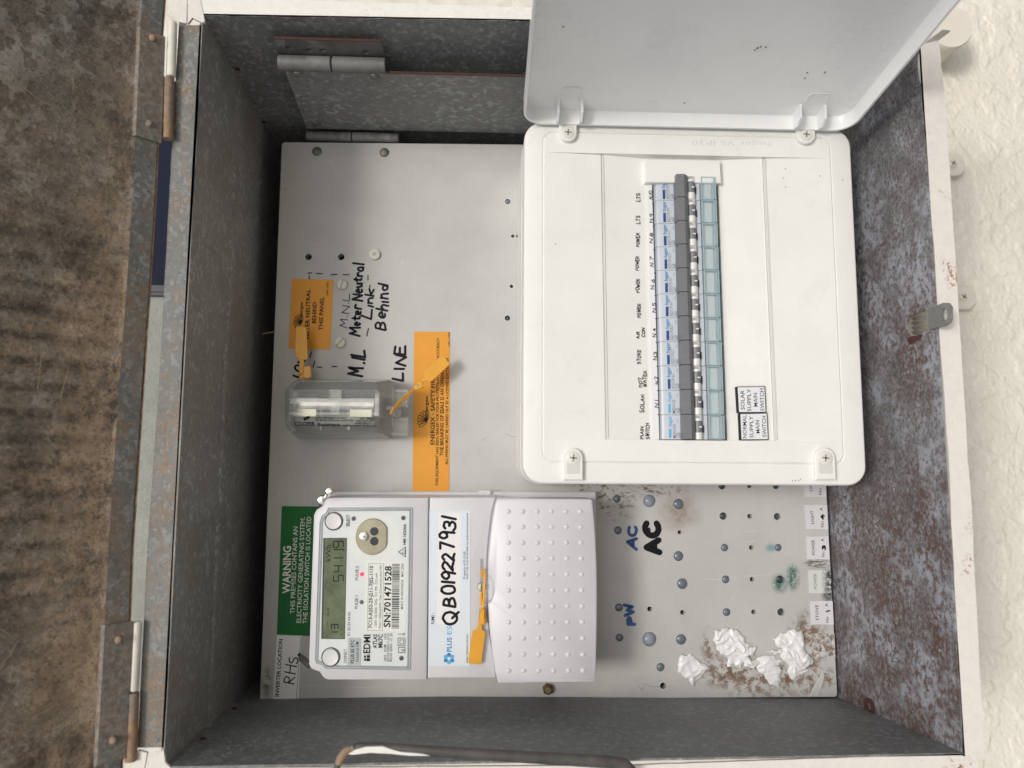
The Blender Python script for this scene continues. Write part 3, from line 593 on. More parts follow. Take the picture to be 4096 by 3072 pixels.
# ---- lid hinges (two)
def lid_hinge(wx, wy0, wy1, ry1, rx0, rx1, plate, screws):
    dd = 130
    mb = MB(); a = at(*wx[0], dd); b = at(*wx[1], dd); r_ = 3.0
    mb.tube([a, tuple(a[i]*.98+b[i]*.02 for i in range(3)), tuple(a[i]*.02+b[i]*.98 for i in range(3)), b], [r_*.8, r_, r_, r_*.8], 14); h = mb.build('hinge', plain('painted_knuckle', (.80, .78, .70), .5, var=.12, vs=90, speck=500, bump=.3), box)
    mb = MB(); c = at(*rx0, dd); e = at(*rx1, dd); mb.tube([c, tuple(c[i]*.5+e[i]*.5 for i in range(3)), e], 3.4, 12); mb.build('rusty_knuckle', RUST, h)
    P_ = []
    for x, y in plate: p = at(x, y, 138); P_.append((p[0], p[1]))
    vv0, vv1 = P_[0][1], P_[1][1]
    mb = MB(); q = []
    for s_ in (-1, 2, 8, 15, 16): q.append([lidp(vv0, s_, 1.6 if s_ < 16 else -.5), lidp(vv1, s_, 1.6 if s_ < 16 else -.5)])
    for k in range(4): mb.loft([[q[k][0], q[k][1], q[k+1][1], q[k+1][0]], [tuple(p[i]-(.5, 0, .5)[i]*1.4 for i in range(3)) for p in (q[k][0], q[k][1], q[k+1][1], q[k+1][0])]])
    mb.build('leaf', RUSTG, h)
    for (x, y) in screws:
        v = at(x, y, 138)[1]; c = lidp(v, 7.5, 1.9); MB().dome(c, 2.4, 1.3, 12).build('rusty_screw', RUST, h)
lid_hinge([(690, 88), (684, 308)], 0, 0, 0, (676, 314), (672, 556), [(590, 130), (590, 560)], [(604, 157), (589, 497)])
lid_hinge([(549, 2486), (533, 2764)], 0, 0, 0, (533, 2770), (523, 3044), [(440, 2492), (440, 3046)], [(457, 2557), (435, 2957)])
# ---- hinged carrier plate inside (between board and box side)
vp = at(1228, 520, 0)[1]; vw = FTL[1]
def vp_pt(x, y, v=vp): return at_v(x, y, v)
pl = thing('carrier_plate', (at(1600, 540, 0)[0], vp, 20), 'galvanised steel carrier plate with two rolled hinges behind the top edge of the grey board', 'steel plate')
A, B = vp_pt(1140, 283), vp_pt(1228, 518); uR = at(2750, 540, 0)[0]
mb = MB(); mb.loft([[(A[0], vp, A[2]), (uR, vp, A[2]), (uR, vp, 3), (B[0], vp, 3)], [(A[0], vp-1.5, A[2]), (uR, vp-1.5, A[2]), (uR, vp-1.5, 3), (B[0], vp-1.5, 3)]]); plate = mb.build('plate', G_PLATE, pl)
MB().box(vp_pt(1545, 280)[0], uR, vp-1.6, vp+.1, A[2]-.2, A[2]+.5).build('red_edge', DRED, plate)
vl = wall_v(FTL, BTL, 70)+1.6; a = at_v(1095, 152, vl); b = at_v(1540, 232, vl); a2 = at_v(1115, 222, vl)
mb = MB(); hs = [at_v(x, y, vl) for x, y in ((1155, 187), (1236, 197), (1291, 198), (1464, 205))]
vs, fs = curve_plate([(a[0], a[2]), (b[0], a[2]), (b[0], b[2]), (a2[0], b[2])], [circ((p[0], p[2]), 2.5, 12) for p in hs], 1.6)
mb.add([(x, vl-z, y) for x, y, z in vs], fs); leaf = mb.build('hinge_leaf', G_HINGE, pl, ang=20)
MB().box(a[0], b[0], vl-.9, vl+.9, a[2]-.1, a[2]+.5).build('red_edge', DRED, leaf)
def knuckles(x0, xm, x1, y, v, r_, mat=G_HINGE):
    p0, pm, p1 = at_v(x0, y, v), at_v(xm, y+3, v), at_v(x1, y+6, v)
    for (a_, b_) in ((p0, pm), (pm, p1)):
        mb = MB(); u0_, u1_ = a_[0]+.4, b_[0]-.4; rings = []
        for u_, k in ((u0_, .85), (u0_+.5, 1), (u1_-.5, 1), (u1_, .85)): rings.append([(u_, v+r_*k*math.cos(t_), p0[2]+r_*k*math.sin(t_)) for t_ in [2*math.pi*i/18 for i in range(18)]])
        mb.loft(rings); mb.build('knuckle', mat, pl)
knuckles(1113, 1328, 1545, 252, (vp+vl)/2+1.0, 5.6)
knuckles(1225, 1408, 1597, 545, vp+3.2, 4.3)
for (x, y) in ((1190, 296), (1497, 305), (1268, 495), (1542, 506)):
    p = vp_pt(x, y); mb = MB()
    mb.loft([[(p[0]+r_*math.cos(t_), vp+h_, p[2]+r_*math.sin(t_)) for t_ in [2*math.pi*i/16 for i in range(16)]] for r_, h_ in ((3.9, 0), (3.6, .9), (2.5, 1.7), (.3, 2.1))]); mb.build('rivet', RIVET, pl)
# ================================================================== THE GREY BOARD
bo = [at(*p)[:2] for p in ((1128, 569), (3232, 590), (3349, 2787), (1040, 2801))]
HO = [(*q3(x, y), r_/2.074, k) for x, y, r_, k in ((608, 133, 31, 'D'), (828, 134, 20, 'O'), (1056, 137, 29, 'H'), (246, 268, 17, 'O'), (619, 395, 31, 'P'), (840, 395, 19, 'O'), (1064, 395, 30, 'P'), (237, 465, 41, 'P'), (269, 694, 43, 'P'),
    (628, 659, 32, 'P'), (846, 658, 19, 'O'), (1080, 659, 32, 'D'), (636, 930, 32, 'P'), (860, 928, 20, 'O'), (1087, 929, 30, 'H'), (270, 933, 19, 'O'), (259, 1157, 42, 'P'), (88, 1387, 33, 'P'), (110, 1543, 26, 'O'), (237, 33, 43, 'P'))]
HO += [(*q4(x, y), r_/1.843, k) for x, y, r_, k in ((309, 175, 28, 'P'), (548, 190, 46, 'L'), (317, 408, 29, 'P'), (543, 405, 18, 'D'), (324, 977, 29, 'P'), (551, 988, 18, 'O'), (328, 1198, 28, 'P'), (548, 1210, 51, 'L'))]
HO += [(*q1(x, 204), r_/1.427, 'D') for x, r_ in ((1197, 21), (1352, 14), (1504, 19))]
HO += [(*r6(575, 190), 13.5, 'O'), (*r6(897, 190), 13.5, 'O'), (2031, 806, 11, 'P'), (2051, 944, 7, 'O'), (2070, 944, 6, 'O'), (2046, 1145, 7, 'O'), (2030, 1272, 11, 'D')]
bd = thing('meter_board', (sum(p[0] for p in bo)/4, sum(p[1] for p in bo)/4, -8), 'grey painted flat board with many round drilled holes filling the box', 'mounting board')
TB = 9.0
holes = [(at(x, y)[:2], r_*KP) for x, y, r_, k in HO]
vs, fs = curve_plate(rounded(bo, 3), [circ(c, r_, 22) for c, r_ in holes], TB)
mb = MB(); mb.add([(x, y, z-TB/2) for x, y, z in vs], fs); mb.build('board', BOARD, bd, ang=25)
for (c, r_), (x, y, rp, k) in zip(holes, HO):
    mb = MB(); mb.turned((*c, 0), [(r_*1.002, -TB+.3), (r_*1.002, .02)], 22); mb.f = [f for f in mb.f if len(f) == 4]
    if k in 'PLD':
        mt = {'P': PLUG, 'L': PLUGL, 'D': PLUGD}[k]
        MB().turned((*c, -2.6 if k == 'D' else -.9), [(r_*.99, -4), (r_*.98, 0), (r_*.75, .9 if k != 'L' else 1.8), (r_*.4, 1.4 if k != 'L' else 2.7), (r_*.05, 1.6 if k != 'L' else 3.0)], 22).build('hole_plug', mt, bd)
    elif k == 'H':
        MB().prism([p for i, p in enumerate(circ(c, r_*.96, 20)) if i not in (3, 4, 5)], -6, -2.6, .5).build('hole_plug', PLUGD, bd)
# rough broken rims round some holes
for (x, y, r_, t_) in ((*q3(110, 1543), 26/2.074, 8), (*q4(548, 1210), 51/1.843, 2.5), (*q3(269, 694), 43/2.074, 1.5), (*q3(270, 933), 19/2.074, 1.5), (*q3(828, 134), 20/2.074, 2), (*r6(897, 190), 13.5, 2)):
    c = at(x, y); n = 40; r_ *= KP; mb = MB(); ri = []; ro = []; rh = []
    for i in range(n):
        a_ = 2*math.pi*i/n; k = abs(mnoise.noise(Vector((math.cos(a_)*2.5+x, math.sin(a_)*2.5, 0)))); w_ = t_*KP*(.15+1.6*k)
        ri.append((c[0]+r_*math.cos(a_), c[1]+r_*math.sin(a_), -1.2)); rh.append((c[0]+(r_+.15)*math.cos(a_), c[1]+(r_+.15)*math.sin(a_), .05+.35*k)); ro.append((c[0]+(r_+w_)*math.cos(a_), c[1]+(r_+w_)*math.sin(a_), .03))
    mb.loft([ri, rh, ro], False, False).build('chipped_hole_edge', HOLEW, bd)
for (x, y) in ((1268, 606), (1537, 610)): MB().dome(at(x, y, .1), 4.1, 2.1, 20).build('rivet', RIVET, bd)
# scratches and a crack: thin flat marks on the paint
mb = MB()
for (x0, y0, x1, y1) in ((2980, 2305, 3080, 2295), (2810, 2315, 2890, 2318), (2985, 2126, 3035, 2122), (2990, 2170, 3020, 2160), (2925, 2395, 2940, 2388), (2632, 2236, 2650, 2236), (2695, 2730, 2710, 2745), (2660, 2700, 2680, 2712), (1160, 2738, 1500, 2752), (1250, 980, 1270, 978), (1600, 1060, 1615, 1040), (1320, 640, 1350, 700)):
    mb = MB(); pen_px(mb, [(x0, y0), ((x0+x1)/2+2, (y0+y1)/2+1.5), (x1, y1)], .28, .03); mb.build('scratch', plain('pale_scratch', (.68, .68, .66), .6), bd)
mb = MB()
for pts in (((2555, 2745), (2570, 2762), (2578, 2735), (2610, 2748), (2640, 2745)), ((1115, 760), (1135, 755), (1150, 762)), ((2020, 1735), (2045, 1745), (2068, 1748)), ((1928, 1762), (1935, 1756), (1948, 1750)), ((1450, 1135), (1462, 1130)), ((1180, 1880), (1190, 1885)), ((1090, 1985), (1105, 1975)), ((1850, 1220), (1858, 1212))):
    mb = MB(); pen_px(mb, pts, .22, .03); mb.build('crack', plain('dark_scratch', (.10, .095, .09), .8), bd)
# handwriting on the board
for a_ in (('Meter Neutral', r6(1078, 965), r6(1112, 262), 38, .1, 1.8, .045), ('Link', r6(1190, 800), r6(1222, 515), 36, .12, 1.7, .045), ('Behind', r6(1330, 908), r6(1362, 470), 44, .1, 1.8, .045),
           ('M.IL', r6(1112, 1365), r6(1140, 1110), 54, .1, 2.0, .04), ('LINE', r6(1512, 1412), r6(1532, 1068), 42, .1, 2.0, .04), ('LOAD', r6(492, 1380), r6(545, 1160), 28, .1, 1.6, .02)):
    hand(MB_ := MB(), *a_); MB_.build('handwritten_word', PEN, bd)
mb = MB(); hand(mb, 'M.N.L', r6(950, 890), r6(985, 565), 30, .1, .8, .02)
for (x0, y0, x1, y1) in ((570, 352, 605, 348), (583, 378, 583, 408), (652, 354, 710, 356), (795, 366, 855, 362), (915, 366, 975, 366), (1160, 372, 1160, 418), (1180, 470, 1172, 505), (1165, 895, 1148, 968), (605, 1122, 588, 1180), (635, 1218, 620, 1278), (660, 1273, 706, 1278), (806, 1268, 855, 1270), (963, 1272, 1015, 1274)):
    pen_px(mb, [r6(x0, y0), r6(x1, y1)], 1.0, .1)
mb.build('faded_handwriting', PENF, bd)
mb = MB(); hand(mb, 'AC', q4(458, 548), q4(455, 372), 36, .1, 2.6, .02); mb.build('handwritten_word', PENB, bd)
mb = MB(); hand(mb, 'PW', q4(440, 1100), q4(420, 945), 30, .1, 2.6, .02); mb.build('handwritten_word', PENB, bd)
mb = MB(); hand(mb, 'AC', q4(625, 570), q4(610, 362), 50, .12, 5.0, .02); mb.build('handwritten_word', INKK, bd)
# ================================================================== nylon screws on the board
scr_labels = ['slotted grey nylon screw beside the orange METER NEUTRAL sticker, nearest its upper edge', 'slotted grey nylon screw left of the handwritten word Meter', 'grey nylon plug with a dimpled centre near the two open holes']
for i, (x, y, r_) in enumerate(((908, 468, 50), (889, 1035, 52), (1226, 170, 57))):
    px, py = r6(x, y); c = at(px, py, 0); r_ = r_/2.458*KP; t = thing('nylon_screw', c, scr_labels[i], 'screw', 'nylon screws in the grey board')
    MB().turned(c, [(r_, 0), (r_, 2.0), (r_*.93, 2.5), (r_*.3, 2.7), (r_*.05, 2.7 if i < 2 else 1.9)], 28).build('screw_head', NYL, t)
    if i < 2:
        a_ = math.radians(-12 if i == 0 else -40); e = Vector((math.sin(a_), math.cos(a_))); f_ = Vector((e.y, -e.x)); h = [Vector(c[:2])+e*r_*sx*.92+f_*.7*sy for sx, sy in ((-1, -1), (1, -1), (1, 1), (-1, 1))]
        MB().prism([(p.x, p.y) for p in h], 2.4, 2.78).build('slot', plain('nylon_slot', (.36, .36, .32), .6), t)
    else: MB().turned((c[0], c[1], 2.71), [(r_*.33, -.1), (r_*.33, .12), (r_*.22, .1), (r_*.05, .05)], 16).build('centre_dimple', plain('nylon_dimple', (.42, .42, .40), .6, var=.3, vs=600), t)
# hex nut
c = at(*r5(1088, 1518), 0); t = thing('hex_nut', c, 'tarnished brass hex nut and bolt end below the meter terminal cover', 'nut'); a0 = .3
MB().prism([(c[0]+4.3*math.cos(a0+k*math.pi/3), c[1]+4.3*math.sin(a0+k*math.pi/3)) for k in range(6)], 0, 4.2, .7).build('nut', BRASS, t)
MB().cyl((c[0], c[1], 0), 2.3, 5.2, 2, 16).build('bolt_end', SILY, t)
# ================================================================== stickers and signs on the board
def sticker(name, quad, mat, label, cat, d0=.0, d1=.35, group=None, r_=0):
    pts = [at(*p, d1)[:2] for p in quad]; c = at(sum(p[0] for p in quad)/4, sum(p[1] for p in quad)/4, d0)
    t_ = thing(name, c, label, cat, group); MB().prism(rounded(pts, r_) if r_ else pts, d0+.02, d1).build('sheet', mat, t_); return t_
def prints(t_, items, mat, d, name='printed_text', extra=None):
    mb = MB()
    for it in items: txt(mb, it[0], it[1], it[2], it[3], d+.06, it[4] if len(it) > 4 else 0)
    if extra: extra(mb, d+.06)
    return mb.build(name, mat, t_, smooth=False, normals=False)
def fan_logo(mb, d, c, r_, ang):                   # a shell of looped strokes
    for k in range(7):
        a_ = math.radians(ang+(k-3)*21); e = Vector((math.cos(a_), math.sin(a_))); f_ = Vector((-e.y, e.x)); pts = []
        for j in range(11):
            t_ = 2*math.pi*j/10; q = e*(.52-.48*math.cos(t_))*r_+f_*.17*r_*math.sin(t_); pts.append((c[0]+q.x, c[1]+q.y))
        mb.stroke([at(x, y, d)[:2] for x, y in pts], .48, d)
st = sticker('warning_sticker', [r6(412, 405), r6(820, 418), r6(790, 1102), r6(378, 1092)], ORANGE, 'orange METER NEUTRAL BEHIND THIS PANEL sticker at the top of the grey board', 'sticker')
prints(st, [('METER NEUTRAL', r6(579, 1000), r6(594, 510), 16, 1), ('BEHIND', r6(649, 846), r6(656, 633), 16, 1), ('THIS PANEL', r6(714, 912), r6(729, 584), 16, 1), ('LLNo. 15501', r6(767, 570), r6(773, 435), 7, 1), ('energex', r6(513, 790), r6(521, 635), 12, 1)], INKK, .35,
       extra=lambda mb, d: fan_logo(mb, d, r6(508, 835), 34, 205))
st = sticker('warning_sticker', [r8(253, 62), r8(592, 65), r8(585, 1585), r8(237, 1588)], ORANGE, 'long orange SAFETY FIRST sticker above the light grey electricity meter', 'sticker')
prints(st, [('ENERGEX - SAFETY FIRST', r8(446, 1138), r8(451, 455), 16, 1), ('THIS EQUIPMENT HAS BEEN SEALED FOR YOUR PROTECTION AND THE ACCURACY', r8(481, 1525), r8(492, 122), 10.5, 1), ('THE BREAKING OF SEALS IS AN OFFENCE', r8(530, 1240), r8(537, 400), 14, 1), ('ALL WIRING MUST BE CARRIED OUT BY A LICENSED ELECTRICIAN', r8(573, 1322), r8(580, 312), 10.5, 1), ('LLNo. 17370', r8(590, 205), r8(592, 68), 6.5, 1), ('energex', r8(383, 880), r8(384, 672), 12, 1)], INKK, .35,
       extra=lambda mb, d: fan_logo(mb, d, r8(378, 905), 42, 205))
st = sticker('warning_sign', [r4(180, 175), r4(520, 180), r4(505, 1135), r4(143, 1122)], GREEN, 'green WARNING sign about a generating system partly covered by the meter', 'sign', 0, 1.0)
prints(st, [('WARNING', r4(240, 815), r4(247, 465), 29, 1), ('THIS PREMISES CONTAINS AN', r4(273, 967), r4(297, 322), 17), ('ELECTRICITY GENERATING SYSTEM.', r4(320, 1038), r4(350, 254), 17), ('THE ISOLATION SWITCH IS LOCATED', r4(366, 1040), r4(396, 250), 17)], WTXT, 1.0)
st = sticker('inverter_label', [r4(143, 1122), r4(327, 1129), r4(300, 1618), r4(113, 1605)], PAPER, 'white INVERTER LOCATION label with handwritten RHS below the green sign', 'label', 0, .6)
prints(st, [('INVERTER LOCATION', r4(157, 1580), r4(186, 1152), 14, 1)], INKK, .6, extra=lambda mb, d: mb.flat([at(*r4(x, y), d) for x, y in ((317, 1140), (320, 1140), (288, 1602), (285, 1602))]))
mb = MB(); hand(mb, 'RHS', r4(270, 1486), r4(300, 1293), 38, .7, .9, .02); mb.build('handwriting', PEN, st)
# circuit labels down the right edge of the board
cl = [([(3217, 1880), (3303, 1880), (3306, 1988), (3219, 1988)], 'LIGHT', r4, 'white LIGHT label half hidden under the breaker enclosure'),
      ([q3(1285, 42), q3(1470, 42), q3(1480, 241), q3(1297, 241)], 'LIGHT', None, 'white LIGHT No 4 label fully in view on the grey board'),
      ([q3(1297, 303), q3(1480, 300), q3(1492, 491), q3(1305, 492)], 'POWER', None, 'white POWER No 3 label with clear lettering on the grey board'),
      ([q3(1313, 583), q3(1500, 580), q3(1508, 773), q3(1320, 774)], 'POWER', None, 'white POWER label with faded lettering and black mould at its edge'),
      ([q3(1327, 839), q3(1515, 838), q3(1525, 1033), q3(1335, 1033)], 'STOVE', None, 'white STOVE No 1 label on the grey board above the sealant'),
      ([q3(1340, 1108), q3(1530, 1107), q3(1538, 1300), q3(1350, 1300)], 'MAIN', None, 'brown stained MAIN SWITCH label beside the white sealant')]
LABW = plain('engraved_label_white', (.66, .66, .68), .45, var=.06, vs=90); t = NT('stained_label'); c_ = t.mix(t.ramp(t.noise(130, 6, .8), [(.46, 0.0), (.56, .9)]), (.58, .57, .56), (.17, .11, .06)); t.set(c_, .6); LABS = t.m
t = NT('mouldy_label'); c_ = t.mix(t.math('MULTIPLY', t.near(W(*at(*q3(1505, 660), 0)), (.022, .02, .006), .5), t.ramp(t.noise(300, 5, .8), [(.38, 0.0), (.5, 1.0)])), (.62, .63, .62), (.03, .03, .025)); t.set(c_, .5); LABM = t.m
for i, (q, s_, _, lb) in enumerate(cl):
    st = sticker('circuit_label', q, [LABW, LABW, LABW, LABM, LABS, LABS][i] if i != 4 else LABW, lb, 'label', 0, .7, 'circuit labels on the grey board')
    A_, B_, C_, D_ = q
    P_ = lambda a, b: (A_[0]+(B_[0]-A_[0])*a+(D_[0]-A_[0])*b, A_[1]+(B_[1]-A_[1])*a+(D_[1]-A_[1])*b)
    if s_ != 'MAIN':
        mt = INKG if i == 3 else INKK
        it = [(s_, P_(.36, .83 if s_ != 'LIGHT' else .80), P_(.36, .15 if s_ != 'LIGHT' else .22), 12), ('No', P_(.79, .93), P_(.79, .66), 12)]
        if i != 3: it.append(('A', P_(.79, .24), P_(.79, .10), 12))
        prints(st, it, mt, .7)
        if i != 3:
            mb = MB(); hand(mb, {0: '5', 1: '4', 2: '3', 4: '1'}[i], P_(.84, .58), P_(.84, .40), 14, .8, 1.1, .02); mb.build('handwriting', PEN, st)
    else: prints(st, [('MAIN', P_(.42, .80), P_(.42, .22), 12), ('SWITCH', P_(.86, .95), P_(.86, .10), 12)], INKG, .7)
# ================================================================== SEALANT
def sealant(poly, hmax, label, seed, ridge=1.0):
    P_ = [Vector(p_) for p_ in inset([at(*q3(x, y), 0)[:2] for x, y in poly], -.9)]
    st_ = .42; u0 = min(p.x for p in P_); u1 = max(p.x for p in P_); v0 = min(p.y for p in P_); v1 = max(p.y for p in P_)
    def inside(x, y):
        c = False; j = len(P_)-1
        for i in range(len(P_)):
            a, b = P_[i], P_[j]
            if (a.y > y) != (b.y > y) and x < (b.x-a.x)*(y-a.y)/(b.y-a.y)+a.x: c = not c
            j = i
        return c
    def dist(x, y):
        p = Vector((x, y)); m = 1e9
        for i in range(len(P_)):
            a, b = P_[i-1], P_[i]; ab = b-a; t_ = max(0, min(1, (p-a).dot(ab)/ab.length_squared)); m = min(m, (p-a-ab*t_).length)
        return m
    nu, nv_ = int((u1-u0)/st_)+3, int((v1-v0)/st_)+3; idx = {}; mb = MB(); vs_ = []
    for i in range(nu):
        for j in range(nv_):
            x, y = u0-st_+i*st_, v0-st_+j*st_; w_ = Vector((x*.1, y*.1, seed))
            xx, yy = x+1.1*1.7*mnoise.noise(w_*2.6), y+1.6*mnoise.noise(w_*3+Vector((5, 5, 5)))
            if inside(xx, yy):
                e = dist(xx, yy); k = min(1, e/6.0); k = math.sqrt(max(0, k*(2-k)))
                q = Vector((x*.04, y*.10, seed*1.3)); q += Vector((mnoise.noise(w_*1.2), mnoise.noise(w_*1.2+Vector((8, 1, 2))), 0))*.9
                rd = math.exp(-(mnoise.noise(q*1.3)*4.5)**2); rd2 = math.exp(-(mnoise.noise(q*3.1+Vector((4, 0, 0)))*4)**2)
                h = hmax*k*(.58+.35*mnoise.noise(w_*.8)+.24*rd*ridge+.025*rd2)+.15
                idx[i, j] = len(vs_); vs_.append((x, y, max(.1, h)))
    fs_ = [(idx[i, j], idx[i+1, j], idx[i+1, j+1], idx[i, j+1]) for (i, j) in idx if (i+1, j) in idx and (i, j+1) in idx and (i+1, j+1) in idx]
    mb.add(vs_, fs_); o = mb.build('sealant_blob', SEAL, ang=180, normals=False); tag(o, label, 'sealant', 'sealant smeared on the grey board')
B1 = [(235, 1390), (250, 1300), (300, 1285), (350, 1290), (390, 1330), (420, 1355), (485, 1392), (440, 1430), (400, 1470), (365, 1530), (330, 1500), (290, 1460), (250, 1430)]
B2 = [(525, 1150), (545, 1090), (610, 1066), (680, 1075), (740, 1102), (780, 1140), (795, 1190), (840, 1198), (805, 1225), (870, 1222), (850, 1285), (800, 1290), (830, 1320), (900, 1340), (860, 1385), (800, 1375), (765, 1335), (745, 1390), (700, 1350), (650, 1375), (650, 1320), (590, 1270), (545, 1210)]
B3 = [(872, 1350), (905, 1300), (960, 1288), (1020, 1305), (1095, 1338), (1040, 1360), (1085, 1410), (1070, 1470), (1062, 1542), (1000, 1520), (960, 1470), (900, 1410)]
B4 = [(1020, 1150), (1090, 1110), (1180, 1078), (1250, 1090), (1270, 1150), (1275, 1230), (1300, 1290), (1352, 1330), (1330, 1365), (1270, 1378), (1308, 1412), (1240, 1440), (1190, 1487), (1130, 1430), (1140, 1370), (1100, 1310), (1085, 1262), (1030, 1275), (950, 1250), (1010, 1250), (1110, 1235), (1050, 1205), (1028, 1190)]
sealant(B1, 4.0, 'small white sealant dollop nearest the breaker meter, pointed to one side', 1.0)
sealant(B2, 5.0, 'large rounded white sealant blob with a trailing tail', 2.0)
sealant(B3, 3.2, 'thin feathered white sealant smear between the two large blobs', 3.0)
sealant(B4, 5.0, 'large folded white sealant blob next to the MAIN SWITCH label', 4.0)
q = [q3(x, y) for x, y in ((1432, 1405), (1448, 1460), (1425, 1540), (1390, 1632), (1328, 1628), (1350, 1560), (1400, 1480))]
mb = MB(); mb.prism([at(x, y)[:2] for x, y in q], .02, .6, .3); tag(mb.build('sealant_smear', plain('grey_smear', (.58, .58, .57), .4, var=.15, vs=120)), 'flat pale smear of sealant at the lower corner of the grey board', 'sealant', 'sealant smeared on the grey board')
# ================================================================== FUSE HOLDER
fz = thing('fuse_holder', at(1360, 1640, 0), 'clear plastic meter isolator fuse holder with a silver link inside', 'fuse holder')
def octa(x0, x1, y0, y1, c, d):
    return [at(*r7(x, y), d) for x, y in ((x0+c, y0), (x1-c, y0), (x1, y0+c), (x1, y1-c), (x1-c, y1), (x0+c, y1), (x0, y1-c), (x0, y0+c))]
mb = MB(); mb.loft([octa(225, 1330, 200, 850, 55, .3), octa(205, 1325, 190, 838, 55, 16), octa(110, 1300, 205, 800, 95, 30), octa(150, 1215, 215, 770, 95, 42), octa(163, 1165, 300, 745, 26, 47), octa(170, 1150, 318, 600, 14, 56)], False, True)
mb.build('cover', GCLR, fz, ang=12)
mb = MB(); mb.loft([octa(205, 1325, 190, 838, 55, 15.5), octa(205, 1325, 190, 838, 55, 17)], False, False); mb.build('cover_seam', GCLR, fz)
# raised clear clip over the middle and rails
for (x0, x1, y0, y1) in ((600, 735, 300, 410), (603, 712, 408, 578)):
    MB().loft([octa(x0, x1, y0, y1, 6, 55), octa(x0, x1, y0, y1, 6, 58.5)]).build('clip_rib', GCLR, fz)
for (x0, x1, y0, y1, d0) in ((165, 1145, 395, 458, 56.2), (160, 1140, 548, 580, 56.2), (500, 514, 500, 745, 50), (800, 826, 495, 745, 50)):
    MB().loft([octa(x0, x1, y0, y1, 3, d0), octa(x0, x1, y0, y1, 3, d0+1)]).build('rail', GCLR, fz)
# the metal cartridge
cy = at(*r7(300, 462), 34); rad = 8.2
for (x0, x1, k, m_) in ((250, 500, 1, SIL), (502, 858, .93, SIL), (860, 1110, 1, SIL)):
    a, b = at(*r7(x0, 462), 34), at(*r7(x1, 462), 34); mb = MB(); mb.cyl((a[0], cy[1], 34), rad*k, b[0]-a[0], 0, 28); mb.build('link_cap' if k == 1 else 'link_body', m_, fz)
a, b = at(*r7(245, 480), 20), at(*r7(1120, 480), 20); MB().box(a[0], b[0], cy[1]-2, cy[1]+15, 4, 24).build('contact_block', plain('grey_green_block', (.52, .55, .52), .5, var=.2), fz)
for (x0, x1) in ((245, 490), (860, 1095)):
    a, b = at(*r7(x0, 520), 30), at(*r7(x1, 520), 30); MB().box(a[0], b[0], cy[1]+4.0, cy[1]+rad+1.5, 30, 41).build('contact_blade', plain('yellow_brass', (.62, .62, .47), .35, .6), fz)
for (x0, x1) in ((205, 245), (1105, 1150)):
    a, b = at(*r7(x0, 520), 40), at(*r7(x1, 520), 40); MB().box(a[0], b[0], cy[1]-9, cy[1]+9, 3, 42).build('end_stop', plain('smoked_grey', (.40, .40, .40), .4), fz)
# cable spouts
for (y0, y1) in ((287, 497), (603, 815)):
    a, b = at(*r7(1295, y0), 18), at(*r7(1468, y1), 18); c = (a[0], (a[1]+b[1])/2, 18); r_ = abs(b[1]-a[1])/2
    mb = MB(); L = b[0]-a[0]
    mb.loft([[(c[0]+u_, c[1]+k*r_*math.cos(t_), c[2]+k*r_*.8*math.sin(t_)) for t_ in [2*math.pi*i/24 for i in range(24)]] for u_, k in ((0, .97), (L, 1), (L, .9), (0, .88))], False, False); mb.build('cable_spout', GCLR, fz)
MB().loft([octa(1225, 1310, 480, 525, 8, 44), octa(1225, 1310, 480, 525, 8, 30)]).build('sealing_lug', GCLR, fz)
MB().loft([octa(1300, 1395, 495, 605, 20, 30), octa(1300, 1395, 495, 605, 20, 12)]).build('sealing_lug', GCLR, fz)
v_a, v_b = at(*r7(600, 585), 56)[1], at(*r7(600, 745), 47)[1]
fdf = lambda u_, v_: 56.6-max(0, (v_-v_a))/(v_b-v_a)*9.0
mb = MB()
for s_, p0, p1, h, b_ in (('COOPER', (218, 697), (440, 697), 38, 1), ('Bussmann', (468, 702), (722, 703), 34, 1), ('SUPPLY AUTHORITY USE ONLY', (455, 625), (797, 628), 16, 1), ('METER ISOLATOR SOLID LINK FITTED', (457, 650), (877, 653), 16, 1), ('AS   60269', (947, 635), (1115, 636), 18, 1), ('100/125A 500V', (900, 656), (1115, 657), 16, 1), ('HSB22BWCL-Q', (885, 681), (1123, 683), 17, 1), ('KR85Ø 22X57  FUSE-LINK', (745, 704), (1125, 707), 17, 1)):
    txt(mb, s_, r7(*p0), r7(*p1), h/2.765, 52, b_, fdf, 1.1)
mb.add([(*at(*r7(x, y), 52)[:2], fdf(*at(*r7(x, y), 52)[:2])+1.1) for x, y in ((328, 620), (398, 593), (396, 620), (328, 648))], [(0, 1, 2, 3)])
mb.build('printed_text', INKK, fz, smooth=False, normals=False)
# ================================================================== THE METER
MD = 52.0
mt = thing('electricity_meter', at(1800, 2360, 0), 'light grey electricity meter with display, two buttons and dimpled terminal cover', 'electricity meter')
body = [r4(x, y) for x, y in ((530, 108), (1262, 110), (1249, 1460), (510, 1460), (480, 1440), (455, 1402), (392, 1378), (374, 1345), (374, 1300), (410, 240), (430, 200), (476, 170), (498, 125))]
bp = [at(*p, MD)[:2] for p in body]
def shrink(pts, k, c=None):
    return inset(pts, k)
mb = MB(); mb.loft([[(*p, .3) for p in inset(bp, -.6)], [(*p, 12) for p in inset(bp, -.6)], [(*p, MD-3.2) for p in bp], [(*p, MD-.9) for p in inset(bp, .5)], [(*p, MD) for p in inset(bp, 1.9)]]); mb.build('body', METER, mt, ang=40)
sec = [r5(x, y) for x, y in ((214, 106), (708, 106), (680, 210), (655, 400), (643, 560), (640, 760), (643, 900), (660, 1100), (690, 1300), (712, 1445), (200, 1448))]
